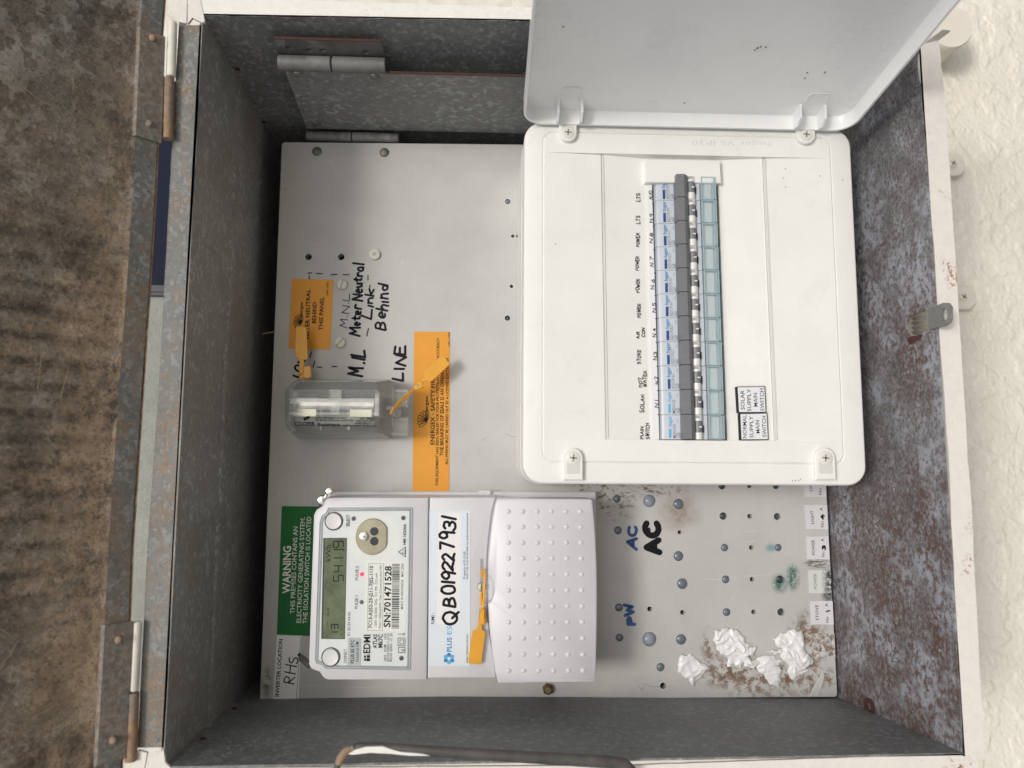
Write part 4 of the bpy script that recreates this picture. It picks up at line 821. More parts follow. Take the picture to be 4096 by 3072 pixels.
sp_ = [at(*p, MD-.2)[:2] for p in sec]
mb = MB(); mb.loft([[(*p, .3) for p in sp_], [(*p, MD-3.4) for p in sp_], [(*p, MD-.9) for p in inset(sp_, .6)], [(*p, MD-.2) for p in inset(sp_, 1.6)]]); mb.build('middle_section', METER, mt, ang=40)
uc = [at(*r5(x, y), MD-3.2)[:2] for x, y in ((600, 112), (760, 112), (760, 1440), (600, 1440))]
MB().prism(uc, .3, MD-3.0, .5).build('cover_seat', METER, mt)
TD = 58.5
tc = [r5(x, y) for x, y in ((722, 116), (1060, 116), (1410, 119), (1421, 130), (1432, 240), (1444, 400), (1453, 600), (1456, 800), (1455, 1000), (1452, 1200), (1447, 1380), (1442, 1466), (1432, 1476), (1060, 1480), (730, 1484), (718, 1474), (700, 1400), (680, 1280), (662, 1120), (652, 1000), (648, 900), (655, 885), (668, 875), (682, 850), (692, 815), (695, 785), (690, 750), (676, 712), (664, 697), (648, 690), (648, 560), (660, 420), (678, 280), (700, 160), (712, 124))]
tp_ = [at(*p, TD)[:2] for p in tc]
mb = MB(); mb.loft([[(*p, 8) for p in inset(tp_, 1.0)], [(*p, TD-3.0) for p in tp_], [(*p, TD-.9) for p in inset(tp_, .5)], [(*p, TD) for p in inset(tp_, 1.9)]]); mb.build('terminal_cover', METER2, mt, ang=40)
# base plate visible along the upper long side
bb = [at(1700, 1966, 8)[:2], at(2384, 1966, 8)[:2], at(2384, 2640, 8)[:2], at(1320, 2640, 8)[:2], at(1320, 1966, 8)[:2]]
MB().prism(bb, 0, 10, 1).build('base_plate', METER, mt)
MB().box(at(1915, 1970, 12)[0], at(1962, 1970, 12)[0], at(1915, 1969, 12)[1]-1.5, at(1915, 1969, 12)[1]+3, 8, 13).build('side_catch', METER, mt)
dm = MB().turned((0, 0, 0), [(1.9, -.3), (1.8, .15), (1.4, .5), (.8, .75), (.1, .85)], 14)
proto = None
ys = [213, 328, 443, 560, 677, 795, 912, 1030, 1148, 1268, 1387]; x0s = [798, 904, 1010, 1116, 1223, 1329]; x1s = [802, 912, 1022, 1132, 1241, 1350]
me0 = None
for j, y in enumerate(ys):
    for i in range(6):
        x = x0s[i]+(x1s[i]-x0s[i])*(y-213)/1174; p = W(*at(*r5(x, y), TD))
        if me0 is None: o = dm.build('dimple', METER2, mt, origin=W(0, 0, 0)); me0 = o.data
        else: o = bpy.data.objects.new('dimple', me0); COL.objects.link(o); o.parent = mt
        o.location = p-base_of(mt)
# display window: clear frame, white faceplate, pane
win = [r4(x, y) for x, y in ((520, 183), (1140, 180), (1149, 192), (1132, 1375), (1120, 1386), (500, 1376), (478, 1350), (430, 1335), (420, 1310), (455, 290), (470, 245), (500, 225))]
wp = [at(*p, MD)[:2] for p in win]
mb = MB(); a, b = wp, inset(wp, 3.2); mb.loft([[(*p, MD-.6) for p in a], [(*p, MD+.5) for p in inset(a, .3)], [(*p, MD+.5) for p in inset(a, .9)], [(*p, MD-.25) for p in inset(a, 1.3)], [(*p, MD+.35) for p in inset(a, 1.9)], [(*p, MD+.35) for p in inset(a, 2.6)], [(*p, MD-.2) for p in b]], False, False)
mb.build('window_frame', plain('smoky_clear_frame', (.36, .38, .42), .15, var=.2, vs=40), mt, ang=25)
MB().prism(inset(wp, 2.9), MD-1.5, MD+.12).build('faceplate', FACE, mt)
FD = MD+.12
# lcd
lq = [r4(485, 409), r4(660, 408), r4(645, 1155), r4(470, 1153)]
MB().prism([at(*p, FD)[:2] for p in lq], FD-.5, FD+.10).build('display_bezel', DARK, mt)
l2 = [r4(497, 414), r4(656, 413), r4(642, 1150), r4(482, 1149)]
lcd = MB().prism([at(*p, FD)[:2] for p in l2], FD, FD+.18).build('display', LCD, mt)
mb = MB(); LD = FD+.25
def seg7(ch, x0, y0, w_, h_):                     # digit; reads along -y of the picture; (x0,y0) = foot left corner, in r4 px
    S7 = {'0': 'abcdef', '1': 'bc', '3': 'abgcd', '4': 'fgbc', '5': 'afgcd', '9': 'abcdfg'}[ch]
    pt = {'a': ((.08, 1), (.92, 1)), 'b': ((1, .95), (1, .55)), 'c': ((1, .45), (1, .05)), 'd': ((.08, 0), (.92, 0)), 'e': ((0, .05), (0, .45)), 'f': ((0, .55), (0, .95)), 'g': ((.08, .5), (.92, .5))}
    for k in S7:
        (xa, ya), (xb, yb) = pt[k]; pen_px(mb, [r4(x0-ya*h_, y0-xa*w_), r4(x0-yb*h_, y0-xb*w_)], .75, LD)
for ch, y in (('5', 728), ('4', 658), ('1', 600), ('1', 538), ('9', 478)): seg7(ch, 632, y, 44, 72)
pen_px(mb, [r4(634, 500), r4(634, 494)], .9, LD)
for ch, y in (('1', 1134), ('3', 1078)): seg7(ch, 594, y, 32, 50)
txt(mb, 'kWh', r4(540, 585), r4(540, 458), 20, LD); txt(mb, 'Set A', r4(528, 982), r4(528, 925), 10, LD)
for y in (1118, 1080): mb.flat([at(*r4(x, yy), LD) for x, yy in ((614, y+6), (624, y), (614, y-6))])
pen_px(mb, [r4(516, 1058), r4(516, 1022)], .3, LD); mb.build('segments', LCDK, lcd, smooth=False, normals=False)
for (x, y) in ((563, 285), (541, 1286)):
    c = at(*r4(x, y), FD); k = KP*.915
    MB().turned(c, [(36*k, -.2), (36*k, .25), (33*k, .25), (31.5*k, -.1)], 32).build('button_ring', DARK, mt)
    MB().turned(c, [(31*k, -.2), (31*k, 1.3), (29*k, 1.9), (20*k, 1.6), (2*k, 1.5)], 32).build('button', plain('button_white', (.70, .70, .70), .35, var=.05), mt)
# optical port
c = at(*r4(848, 398), FD); k = (CD-MD)/F/1.843; mb = MB()
MB().turned((c[0]+16*k, c[1]+20*k, c[2]), [(185*k, -.1), (185*k, .04), (1, .04)], 40).build('port_surround', plain('port_surround_white', (.77, .77, .78), .3, var=.03), mt)
ring = [(c[0]+118*k*math.cos(2*math.pi*i/48), c[1]+128*k*math.sin(2*math.pi*i/48)) for i in range(48)]; ring = [(min(p[0], c[0]+105*k), p[1]) for p in ring]
port = MB().prism(ring, c[2], c[2]+1.2, .35).build('optical_port', SILY, mt)
for (x, y) in ((861, 360), (861, 433)):
    q = at(*r4(x, y), FD+1.2); MB().turned(q, [(30*k, -.2), (30*k, .25), (25*k, .25), (24*k, .1), (.2, .1)], 20).build('lens', DARK, port)
q = at(*r4(788, 398), FD+1.2); MB().turned(q, [(33*k, -.2), (33*k, .4), (25*k, .7), (3*k, .7)], 20).build('screw', SIL, port)
mb = MB()
for a_ in (.4, .4+math.pi/2): mb.stroke([(q[0]-12*k*math.cos(a_), q[1]-12*k*math.sin(a_)), (q[0]+12*k*math.cos(a_), q[1]+12*k*math.sin(a_))], .5, q[2]+.72)
mb.build('screw_cross', DARK, port)
for (x, y) in ((709, 266), (1075, 261), (1061, 1295)): MB().turned(at(*r4(x, y), FD), [(16*k, -.2), (16*k, .3), (10*k, .35), (9*k, .05), (1*k, .05)], 16).build('cover_screw', plain('dark_screw', (.10, .10, .105), .3, .5), mt)
MB().dome(at(*r4(767, 882), FD), 15*k, 1.0, 16).build('pulse_lamp', plain('lamp_grey', (.16, .16, .16), .2), mt)
MB().dome(at(*r4(770, 676), FD), 15*k, 1.0, 16).build('pulse_lamp', LED, mt)
MB().prism(rounded([at(*r4(x, y), FD)[:2] for x, y in ((667, 1142), (767, 1145), (763, 1354), (663, 1351))], 1.3), FD, FD+.15).build('sim_label', plain('silver_label', (.50, .52, .54), .35), mt)
MB().prism([at(*r4(x, y), FD)[:2] for x, y in ((802, 575), (1098, 577), (1090, 1098), (787, 1096))], FD, FD+.15).build('serial_label', PAPER, mt)
H = 1/1.843
items = [('SELECT', (677, 325), (679, 238), 21, 1), ('PULSE 2', (742, 722), (744, 615), 20, 0), ('PULSE 1', (738, 932), (740, 828), 20, 0), ('E1 E2 E3 E4 E5', (681, 1130), (685, 952), 17, 0), ('CONNECT', (656, 1332), (658, 1228), 20, 0),
 ('PLUS ES ETC', (711, 1334), (713, 1157), 24, 1), ('Industrial SIM', (744, 1323), (746, 1172), 20, 0), ('EDMI', (829, 1262), (832, 1118), 46, 1), ('ATLAS', (879, 1222), (881, 1118), 27, 1), ('Mk7C', (920, 1220), (922, 1118), 29, 1),
 ('10kV   AOM     UC3', (947, 1322), (950, 1112), 15, 0), ('IEC/AS 62052-11,21,31', (968, 1322), (971, 1110), 15, 0), ('IEC/AS  62053 - 21, 23', (990, 1322), (993, 1112), 15, 0), ('7C13-A252-29-J211-7J02-1110', (844, 1075), (853, 614), 25, 1),
 ('230V 10(100)A  50Hz  Cl:1 Wh  Cl:2 varh', (879, 1062), (885, 667), 17, 0), ('Pulse 1:1000imp/kWh  Pulse 2:Connected when ON', (910, 1076), (917, 612), 16, 0), ('SN:701471528', (978, 1068), (988, 615), 45, 1), ('MADE IN INDONESIA   MAY 2024', (1073, 935), (1078, 597), 17, 0), ('NMI 14/2/30A', (1093, 460), (1096, 307), 19, 1), ('Li', (1080, 1245), (1080, 1228), 20, 1)]
mb = MB()
for s_, p0, p1, h, b_ in items: txt(mb, s_, r4(*p0), r4(*p1), h*H, FD+.22, b_)
bx = 0; random.seed(3)
y = 1078
while y > 600:
    w_ = random.choice((3, 3, 5, 8)); mb.flat([at(*r4(xx, yy), FD+.22) for xx, yy in ((988+(1078-y)*.012, y), (1043+(1078-y)*.012, y), (1043+(1078-y)*.012, y-w_), (988+(1078-y)*.012, y-w_))]); y -= w_+random.choice((3, 4, 6))
for (x0, x1, y0, y1) in ((785, 800, 1275, 1292), (785, 800, 1298, 1315), (806, 829, 1275, 1292), (803, 829, 1296, 1317), (806, 829, 1268, 1272)): mb.flat([at(*r4(x, yy), FD+.22) for x, yy in ((x0, y0), (x1, y0), (x1, y1), (x0, y1))])
def outline(pts, w_=.25): pen_px(mb, [r4(x, y) for x, y in pts+[pts[0]]], w_, FD+.2)
outline([(820, 597), (931, 599), (921, 1092), (810, 1090)], .2); outline([(1040, 1215), (1088, 1215), (1087, 1255), (1039, 1255)], .35); outline([(1036, 1147), (1089, 1147), (1088, 1203), (1035, 1203)], .35); outline([(1050, 1160), (1077, 1160), (1076, 1191), (1049, 1191)], .35)
outline([(1040, 512), (1092, 475), (1090, 548)], .4); pen_px(mb, [r4(1078-12*math.cos(a_), 512+12*math.sin(a_)) for a_ in [k_*.6 for k_ in range(9)]], .4, FD+.2)
pen_px(mb, [r4(1035, 1118), r4(1070, 1118)], .3, FD+.2); pen_px(mb, [r4(1080+7*math.cos(a_), 1118+7*math.sin(a_)) for a_ in [k_*.8 for k_ in range(9)]], .3, FD+.2)
mb.build('printed_text', INKK, mt, smooth=False, normals=False)
MB().prism(inset(wp, 1.2), MD+.8, MD+1.1).build('window_pane', GPANE, mt)
# NMI sticker
MB().prism([at(*r5(x, y), MD)[:2] for x, y in ((216, 205), (517, 206), (516, 1352), (207, 1355))], MD-.2, MD+.1).build('number_sticker', NPAPER, mt)
MB().prism(rounded([at(*r5(x, y), MD)[:2] for x, y in ((285, 225), (452, 227), (440, 1046), (272, 1046))], 2), MD, MD+.16).build('writing_panel', plain('sticker_white_field', (.80, .80, .80), .25, var=.03), mt)
mb = MB()
for s_, p0, p1, h, b_ in (('NMI :', (253, 1045), (255, 960), 24, 0), ('Property of PLUS·ES.', (481, 713), (484, 502), 16, 0), ('Seals may only be broken by authorised personnel', (501, 713), (503, 225), 15, 0), ('https://pluses.com.au/', (501, 1330), (502, 1117), 16, 0)): txt(mb, s_, r5(*p0), r5(*p1), h*H, MD+.2, b_)
mb.build('sticker_text', INKK, mt, smooth=False, normals=False)
mb = MB(); txt(mb, 'PLUS', r5(379, 1250), r5(381, 1142), 33*H, MD+.2, 1)
for k_ in range(6):
    a_ = math.radians(k_*60+30); cx_, cy_ = 361+27*math.cos(a_), 1298+27*math.sin(a_)
    if k_ % 2 == 0: mb.flat([at(*r5(cx_+17*math.cos(math.radians(60*j)+a_), cy_+17*math.sin(math.radians(60*j)+a_)), MD+.2) for j in range(6)])
mb.build('brand_text', BLUE1, mt, smooth=False, normals=False)
mb = MB(); txt(mb, '·ES', r5(380, 1142), r5(382, 1055), 33*H, MD+.2, 0)
for k_ in range(6):
    a_ = math.radians(k_*60+30); cx_, cy_ = 361+27*math.cos(a_), 1298+27*math.sin(a_)
    if k_ % 2: mb.flat([at(*r5(cx_+17*math.cos(math.radians(60*j)+a_), cy_+17*math.sin(math.radians(60*j)+a_)), MD+.21) for j in range(6)])
mb.build('brand_text', BLUE2, mt, smooth=False, normals=False)
mb = MB(); hand(mb, 'Q', r5(412, 1045), r5(408, 948), 56, MD+.24, 1.9, .02); hand(mb, 'B', r5(410, 915), r5(410, 845), 52, MD+.24, 1.9, .02); hand(mb, '01922', r5(400, 825), r5(398, 520), 50, MD+.24, 1.9, .03); hand(mb, '7931', r5(395, 492), r5(412, 268), 52, MD+.24, 1.9, .03); mb.build('handwritten_number', PEN, mt)
# slot and seal screw in the middle section
MB().box(at(*r5(590, 700), MD)[0], at(*r5(614, 700), MD)[0], at(*r5(600, 562), MD)[1], at(*r5(600, 900), MD)[1], MD-2, MD-.05).build('seal_slot', plain('slot_grey', (.34, .34, .37), .5), mt)
c = at(*r5(600, 768), MD); ss = MB().turned(c, [(32*k, -1), (32*k, .1), (26*k, .8), (3*k, .9)], 24).build('seal_screw', SIL, mt)
MB().box(c[0]-3*k, c[0]+3*k, c[1]-24*k, c[1]+24*k, MD+.7, MD+1.0).build('screw_slot', DARK, ss)
# ================================================================== SEALS
def strap(name, pts, w_, parent, mat=YELD): return MB().tube(pts, w_, 8, .55).build(name, mat, parent)
# tag 1: on the METER NEUTRAL sticker, strap down to the fuse holder
s1 = thing('seal_tag', at(*r6(520, 1300), 6), 'amber plastic seal tag hanging over the METER NEUTRAL sticker', 'seal tag', 'amber plastic seals')
d_ = 14
MB().prism(rounded([at(*r6(x, y), d_)[:2] for x, y in ((455, 877), (558, 884), (570, 1180), (566, 1203), (532, 1205), (490, 1203), (478, 1195), (450, 1165), (446, 1050))], 1.2), d_, d_+1.3, .25).build('tag_plate', YEL, s1)
MB().prism(rounded([at(*r6(x, y), d_)[:2] for x, y in ((488, 1200), (532, 1200), (530, 1385), (486, 1385))], .5), d_-.2, d_+1.1, .25).build('neck', YEL, s1)
MB().prism(rounded([at(*r6(x, y), d_)[:2] for x, y in ((530, 1270), (560, 1270), (590, 1258), (598, 1300), (608, 1375), (580, 1392), (528, 1384))], 1.0), d_-1, d_+2.2, .5).build('lock_body', YELD, s1)
strap('strap', [at(*r6(x, y), e_) for x, y, e_ in ((510, 1325, d_+2), (490, 1335, d_+3), (474, 1350, d_+2.5))], .6, s1)
# tag 2
s2 = thing('seal_tag', at(*r8(20, 850), 30), 'amber plastic seal tag looped through the fuse holder lug over the long orange sticker', 'seal tag', 'amber plastic seals')
d_ = 16
MB().prism(rounded([at(*r8(x, y), d_)[:2] for x, y in ((525, 282), (591, 372), (545, 420), (470, 490), (402, 546), (385, 530), (365, 528), (345, 545), (300, 525), (335, 500), (345, 465), (338, 445), (360, 415))], 1.3), d_, d_+1.3, .25).build('tag_plate', YEL, s2)
MB().prism(rounded([at(*r8(x, y), d_)[:2] for x, y in ((300, 523), (345, 548), (330, 575), (350, 590), (262, 627), (240, 604))], .8), d_-.3, d_+2.0, .4).build('lock_body', YEL, s2)
strap('strap', [at(*r8(x, y), e_) for x, y, e_ in ((250, 606, d_+2), (190, 655, 24), (130, 700, 32), (90, 745, 38), (55, 790, 42), (25, 845, 46))], [.9, .9, .9, .85, .8, .9], s2)
strap('strap', [at(*r8(x, y), e_) for x, y, e_ in ((252, 612, d_+1), (200, 668, 24), (140, 735, 32), (95, 772, 36), (70, 790, 40))], .75, s2)
MB().turned(at(*r8(281, 572), d_+2), [(1.2, -.1), (1.2, .15), (.5, .2)], 10).build('pin', SILY, s2)
# tag 3
s3 = thing('seal_tag', at(*r5(600, 900), MD+1), 'amber plastic seal tag threaded through the slot of the electricity meter', 'seal tag', 'amber plastic seals')
d_ = MD+2.5
MB().prism(rounded([at(*r5(x, y), d_)[:2] for x, y in ((590, 925), (578, 1040), (566, 1085), (532, 1098), (502, 1330), (600, 1337), (632, 1098), (606, 1085), (604, 1030))], .7), d_, d_+1.3, .25).build('tag_plate', YEL, s3)
MB().prism(rounded([at(*r5(x, y), d_)[:2] for x, y in ((592, 908), (628, 922), (636, 1000), (630, 1042), (604, 1040), (590, 990))], 2.0, 3), d_+.5, d_+5.5, 1.0).build('lock_body', YELD, s3)
strap('strap', [at(*r5(x, y), e_) for x, y, e_ in ((612, 930, d_+4), (618, 860, d_+4), (622, 760, d_+4), (626, 690, d_+3.5), (622, 650, d_+2.5), (612, 640, d_+1), (603, 665, MD+.5), (600, 700, MD)) ], .85, s3)
strap('strap', [at(*r5(x, y), e_) for x, y, e_ in ((600, 900, d_+1), (598, 850, MD+1), (597, 805, MD+.3))], .85, s3)
strap('pin', [at(*r5(x, y), e_) for x, y, e_ in ((614, 950, d_+5.8), (616, 985, d_+6.3), (614, 1018, d_+5.8))], .6, s3)
# wire seals on the meter's corners
w1 = thing('wire_seal', at(*r4(480, 150), 40), 'small silver crimped wire seal at the upper corner of the meter', 'wire seal', 'metal wire seals on the meter')
p0, p1 = at(*r4(508, 106), 46), at(*r4(533, 64), 64); MB().tube([p0, tuple((p0[i]+p1[i])/2 for i in range(3)), p1], [2.0, 2.3, 2.4], 14).build('crimp_tube', SIL, w1)
MB().turned((p1[0], p1[1], p1[2]+1.6), [(2.2, -1.4), (2.3, .1), (1.4, .3), (1.2, -.2), (.1, -.2)], 16).build('crimp_end', SIL, w1)
c = at(*r4(480, 130), 44); MB().turned(c, [(3.8, -4), (4.0, 0), (3.0, 2.2), (.2, 2.9)], 18).build('seal_ball', SIL, w1)
MB().tube([at(*r4(*q), e_) for q, e_ in (((505, 110), 46), ((485, 145), 44), ((462, 175), 38), ((450, 190), 30))], .9, 8).build('wire', SIL, w1)
w2 = thing('wire_seal', at(*r4(380, 1350), 38), 'small silver crimped wire seal lying over the inverter location label', 'wire seal', 'metal wire seals on the meter')
MB().tube([at(*r4(*q), e_) for q, e_ in (((385, 1350), 40), ((340, 1308), 34), ((322, 1292), 30))], [2.2, 2.4, 2.2], 12).build('crimp_tube', plain('dull_metal', (.30, .29, .26), .45, .7), w2)
MB().tube([at(*r4(*q), e_) for q, e_ in (((322, 1290), 30), ((308, 1280), 28), ((300, 1270), 26), ((312, 1262), 28), ((320, 1275), 30))], .8, 8).build('wire', SIL, w2)
# ================================================================== BREAKER ENCLOSURE
ED = 84.0
en = thing('breaker_enclosure', at(2760, 1250, 0), 'white plastic breaker enclosure with its lid swung open', 'enclosure')
ul, ur_t, ur_b = at(2092, 1500, ED)[0], at(3388, 540, ED)[0], at(3480, 1850, ED)[0]; vt, vb = at(2760, 500, ED)[1], at(2760, 1939, ED)[1]
ur = (at(3392, 560, ED)[0]+at(3476, 1800, ED)[0])/2
out_ = rr(ul, ur, vt, vb, 14, 7)
mb = MB(); mb.loft([[(*p, .4) for p in inset(out_, -1.2)], [(*p, ED-24) for p in inset(out_, -.6)], [(*p, ED-24) for p in inset(out_, .4)], [(*p, ED-22.5) for p in inset(out_, .4)], [(*p, ED-22.5) for p in inset(out_, -.3)], [(*p, ED-4) for p in out_]], True, False); mb.build('base', WP, en, ang=40)
su0, su1, sv0, sv1 = at(2172, 1200, ED)[0], (at(3307, 570, ED)[0]+at(3390, 1843, ED)[0])/2, at(2760, 540, ED)[1], at(2760, 1852, ED)[1]
stp = rr(su0, su1, sv0, sv1, 8, 7)
mb = MB(); mb.loft([[(*p, ED-4) for p in out_], [(*p, ED-1.2) for p in inset(out_, .25)], [(*p, ED-.3) for p in inset(out_, 1.1)], [(*p, ED) for p in inset(out_, 2.4)], [(*p, ED) for p in inset(stp, -.7)], [(*p, ED-.7) for p in inset(stp, -.25)], [(*p, ED-.2) for p in inset(stp, .1)], [(*p, ED+.5) for p in inset(stp, .9)]], False, False); cover = mb.build('cover_frame', WP, en, ang=30)
# inner face with trough and window
IT = inset(stp, .9); ID = ED+.5
tv0, tv1 = at(2600, 617, ID)[1], at(2600, 1760, ID)[1]
uu = lambda x, d: at(x, 1230, d)[0]
colsT = [(su0+.9, ID), (uu(2415, ID), ID-2.8), (uu(2417, ID), ID-4.0), (uu(2428, ID), ID-4.0), (uu(2430, ID), ID-2.6), (uu(2436, ID), ID-2.8), (uu(2592, ID), ID-6.6), (uu(2622, ID), ID-6.6)]
colsR = [(uu(2902, ID), ID-6.6), (uu(2920, ID), ID-6.4), (uu(3072, ID), ID-2.8), (uu(3078, ID), ID-2.5), (uu(3084, ID), ID-4.0), (uu(3096, ID), ID-4.0), (uu(3099, ID), ID-2.6), (su1-.9, ID)]
# follow the slight tilt of the moulding: u drifts with v
sl = (at(2644, 1757, 78)[0]-at(2617.5, 710, 78)[0])/(at(2644, 1757, 78)[1]-at(2617.5, 710, 78)[1]); vm = (tv0+tv1)/2
mb = MB()
# flat parts above and below the trough (split the rounded outline)
top = [p for p in IT if p[1] < tv0]; bot = [p for p in IT if p[1] > tv1]
mb.flat([(*p, ID) for p in bot]+[(su0+.9, tv1, ID), (su1-.9, tv1, ID)][::1]) if False else None
def order(pts, vv, side):
    pts = sorted(pts, key=lambda p: p[0]); return pts
tp2 = order(top, tv0, 0); bt2 = order(bot, tv1, 1)
mb.flat([(*p, ID) for p in tp2]+[(su1-.9, tv0, ID), (su0+.9, tv0, ID)]); mb.flat([(*p, ID) for p in bt2]+[(su1-.9, tv1, ID), (su0+.9, tv1, ID)])
for cols in (colsT, colsR):
    for (u0, d0), (u1, d1) in zip(cols[:-1], cols[1:]):
        e0 = 0 if u0 in (su0+.9,) else sl; e1_ = 0 if u1 in (su1-.9,) else sl
        mb.add([(u0+e0*(tv0-vm), tv0, d0), (u1+e1_*(tv0-vm), tv0, d1), (u1+e1_*(tv1-vm), tv1, d1), (u0+e0*(tv1-vm), tv1, d0)], [(0, 1, 2, 3)])
        for vv in (tv0, tv1): mb.add([(u0+e0*(vv-vm), vv, d0), (u1+e1_*(vv-vm), vv, d1), (u1+e1_*(vv-vm), vv, ID), (u0+e0*(vv-vm), vv, ID)], [(0, 1, 2, 3)])
uwl, uwr = colsT[-1][0], colsR[0][0]
for vv in (tv0, tv1): mb.add([(uwl+sl*(vv-vm), vv, ID-20), (uwr+sl*(vv-vm), vv, ID-20), (uwr+sl*(vv-vm), vv, ID), (uwl+sl*(vv-vm), vv, ID)], [(0, 1, 2, 3)])
for u_ in (uwl, uwr): mb.add([(u_+sl*(tv0-vm), tv0, ID-6.6), (u_+sl*(tv1-vm), tv1, ID-6.6), (u_+sl*(tv1-vm), tv1, ID-20), (u_+sl*(tv0-vm), tv0, ID-20)], [(0, 1, 2, 3)])
mb.build('inner_cover', WP, en, ang=15, smooth=False)
MB().box(uwl-4, uwr+4, tv0-2, tv1+2, ID-45, ID-20).build('window_void', BLACK, en)  # solid black block: the shade inside the enclosure put into its colour
# creamy strip in the grooves and label strip
for cols, i in ((colsT, 2), (colsR, 4)):
    u0 = cols[i][0]+.4; mb = MB(); mb.loft([[(u0+sl*(v-vm), v, ID-3.9), (u0+1.5+sl*(v-vm), v, ID-3.9), (u0+1.4+sl*(v-vm), v, ID-3.0), (u0+.2+sl*(v-vm), v, ID-3.0)] for v in (tv0+1, tv1-1)]); mb.build('label_rail', plain('cream_rail', (.70, .70, .66), .25, var=.04), en)
LS = ID-6.4
MB().prism([at(*p, LS)[:2] for p in (r2(244, 345), (2607, 727), (2637, 1759), (2608, 1759))], LS-.2, LS+.15).build('label_strip', plain('strip_white', (.80, .81, .80), .35, var=.03), en)
# blanking piece at the top of the window
bl = [at(*p, ED+1)[:2] for p in (r2(230, 88), r2(1063, 100), r2(1076, 354), r2(230, 345))]
MB().prism(bl, ID-20, ED-1.0, .5).build('blanking_plate', WP, en)
MB().box(uwl-3, uwr+3, tv0+.05, at(2700, 700, ED)[1], ID-19, ID-6.7).build('cover_web', WP, en)
# raised corner-lettering and faint smudges
mb = MB(); txt(mb, ':hager VS IP30', (3095, 568), (2765, 560), 22, ED+.5); mb.v = [(p[0], p[1], ID+.05) for p in mb.v]; mb.build('moulded_text', plain('moulding_white', (.74, .735, .69), .25), en, smooth=False, normals=False)
for (x, y) in ((3142, 675), (3133, 712), (3142, 748), (3281, 704), (2222, 975), (3183, 1922), (3195, 1923), (3170, 1924), (3202, 1917), (3371, 720)):
    mb = MB(); mb.flat([at(x+2*math.cos(a_), y+2.6*math.sin(a_), ED+.55) for a_ in [k_*1.05 for k_ in range(6)]]); mb.build('dirt_speck', plain('dirt', (.12, .08, .06), .8), en, smooth=False, normals=False)
# corner screws / latches
def latch(cx, cy, w_, y_scr, up, lean=0):
    base = ED; k = (CD-ED)/F; c = at(cx, cy, base); hw = w_*k/2; sgn = -1 if up else 1; L_ = 26
    pts = [(c[0]+hw*math.cos(a_), c[1]-sgn*hw*math.sin(a_)) for a_ in [math.pi*i/10 for i in range(11)]]+[(c[0]-hw, c[1]+sgn*15.5), (c[0]+hw, c[1]+sgn*15.5)]
    o = MB().prism(pts, base-.5, base+4.2, .8).build('hinge_latch' if up else 'latch', WP, en)
    hw2 = hw*.66
    MB().prism(rounded([(c[0]-hw2, c[1]+sgn*2), (c[0]+hw2, c[1]+sgn*2), (c[0]+hw2, c[1]+sgn*11), (c[0]-hw2, c[1]+sgn*11)], .8), base+4.0, base+4.35).build('recess', plain('latch_recess', (.66, .66, .61), .4, var=.03), o)
    s_ = MB().turned((c[0], c[1], base+4.2), [(hw2+.3, -.2), (hw2+.3, .3), (hw2-.2, .55), (.2, .55)], 20).build('screw', SCR, o)
    mb = MB()
    for a_ in (.1, .1+math.pi/2): mb.prism([(c[0]+math.cos(a_)*x-math.sin(a_)*y, c[1]+math.sin(a_)*x+math.cos(a_)*y) for x, y in ((-2.5, -.55), (2.5, -.55), (2.5, .55), (-2.5, .55))], base+4.6, base+4.78)
    mb.build('cross_recess', plain('screw_recess', (.30, .29, .24), .6, var=.3, vs=900), s_)
latch(2270, 540, 76, 0, True); latch(3216, 548, 80, 0, True); latch(2291, 1832, 78, 0, False); latch(3291, 1832, 84, 0, False)
# the lid: a shallow tray standing out from the hinge side
th = math.radians(7.6); vh = at(2760, 517, ED+2)[1]; lu0, lu1 = at(2090, 515, ED+2)[0], at(3396, 520, ED+2)[0]
ev = (-math.sin(th), math.cos(th)); nv2 = (math.cos(th), math.sin(th))
def LP(u, s_, t_): return (u, vh-13*nv2[0]+s_*ev[0]+t_*nv2[0], ED+2+s_*ev[1]+(t_-13)*nv2[1]*0+t_*nv2[1])
def lring(k, t_): return [LP(p[0], p[1], t_) for p in inset(LO, k)]
LO = rr(lu0, lu1, 0, 246, 15, 8)
mb = MB(); mb.loft([lring(2.0, 0), lring(.5, .6), lring(0, 2), lring(0, 13), lring(1.7, 13), lring(2.2, 4.5), lring(3.2, 2.6), lring(5.0, 2.0)]); ld = mb.build('lid', WLID, en, ang=35)
for x0, x1 in ((2229, 2322), (3180, 3277)):
    for x in (x0, x1):
        u_ = at(x, 470, ED+8)[0]; mb = MB(); mb.loft([[LP(u_+o_, s_, t_) for s_, t_ in ((.8, 2), (.8, 13), (8, 15), (14.5, 12), (16.5, 2))] for o_ in (-.8, .8)]); mb.build('hinge_ear', WLID, ld)
    ua, ub = at(x0+8, 470, ED+8)[0], at(x1-8, 470, ED+8)[0]
    mb = MB(); pts_ = [LP(u_, s_, 2.35) for u_, s_ in ((ua, 20), (ua, 27), (ua+1.5, 29.5), (ub-1.5, 29.5), (ub, 27), (ub, 20))]; mb.tube(pts_, .28, 5).build('moulded_line', WLID, ld)
mb = MB()
for (x, y) in ((3020, 199), (3032, 190), (3044, 186), (3064, 188), (3030, 192), (2252, 106), (2738, 411), (3220, 312), (3229, 290), (3300, 288)):
    p = at_plane(x, y, LP(lu0, 100, 2.1), (0, nv2[0], nv2[1])); MB().dome(p, .6, .25, 6).build('dirt_speck', plain('dirt_red', (.14, .06, .05), .8), ld)
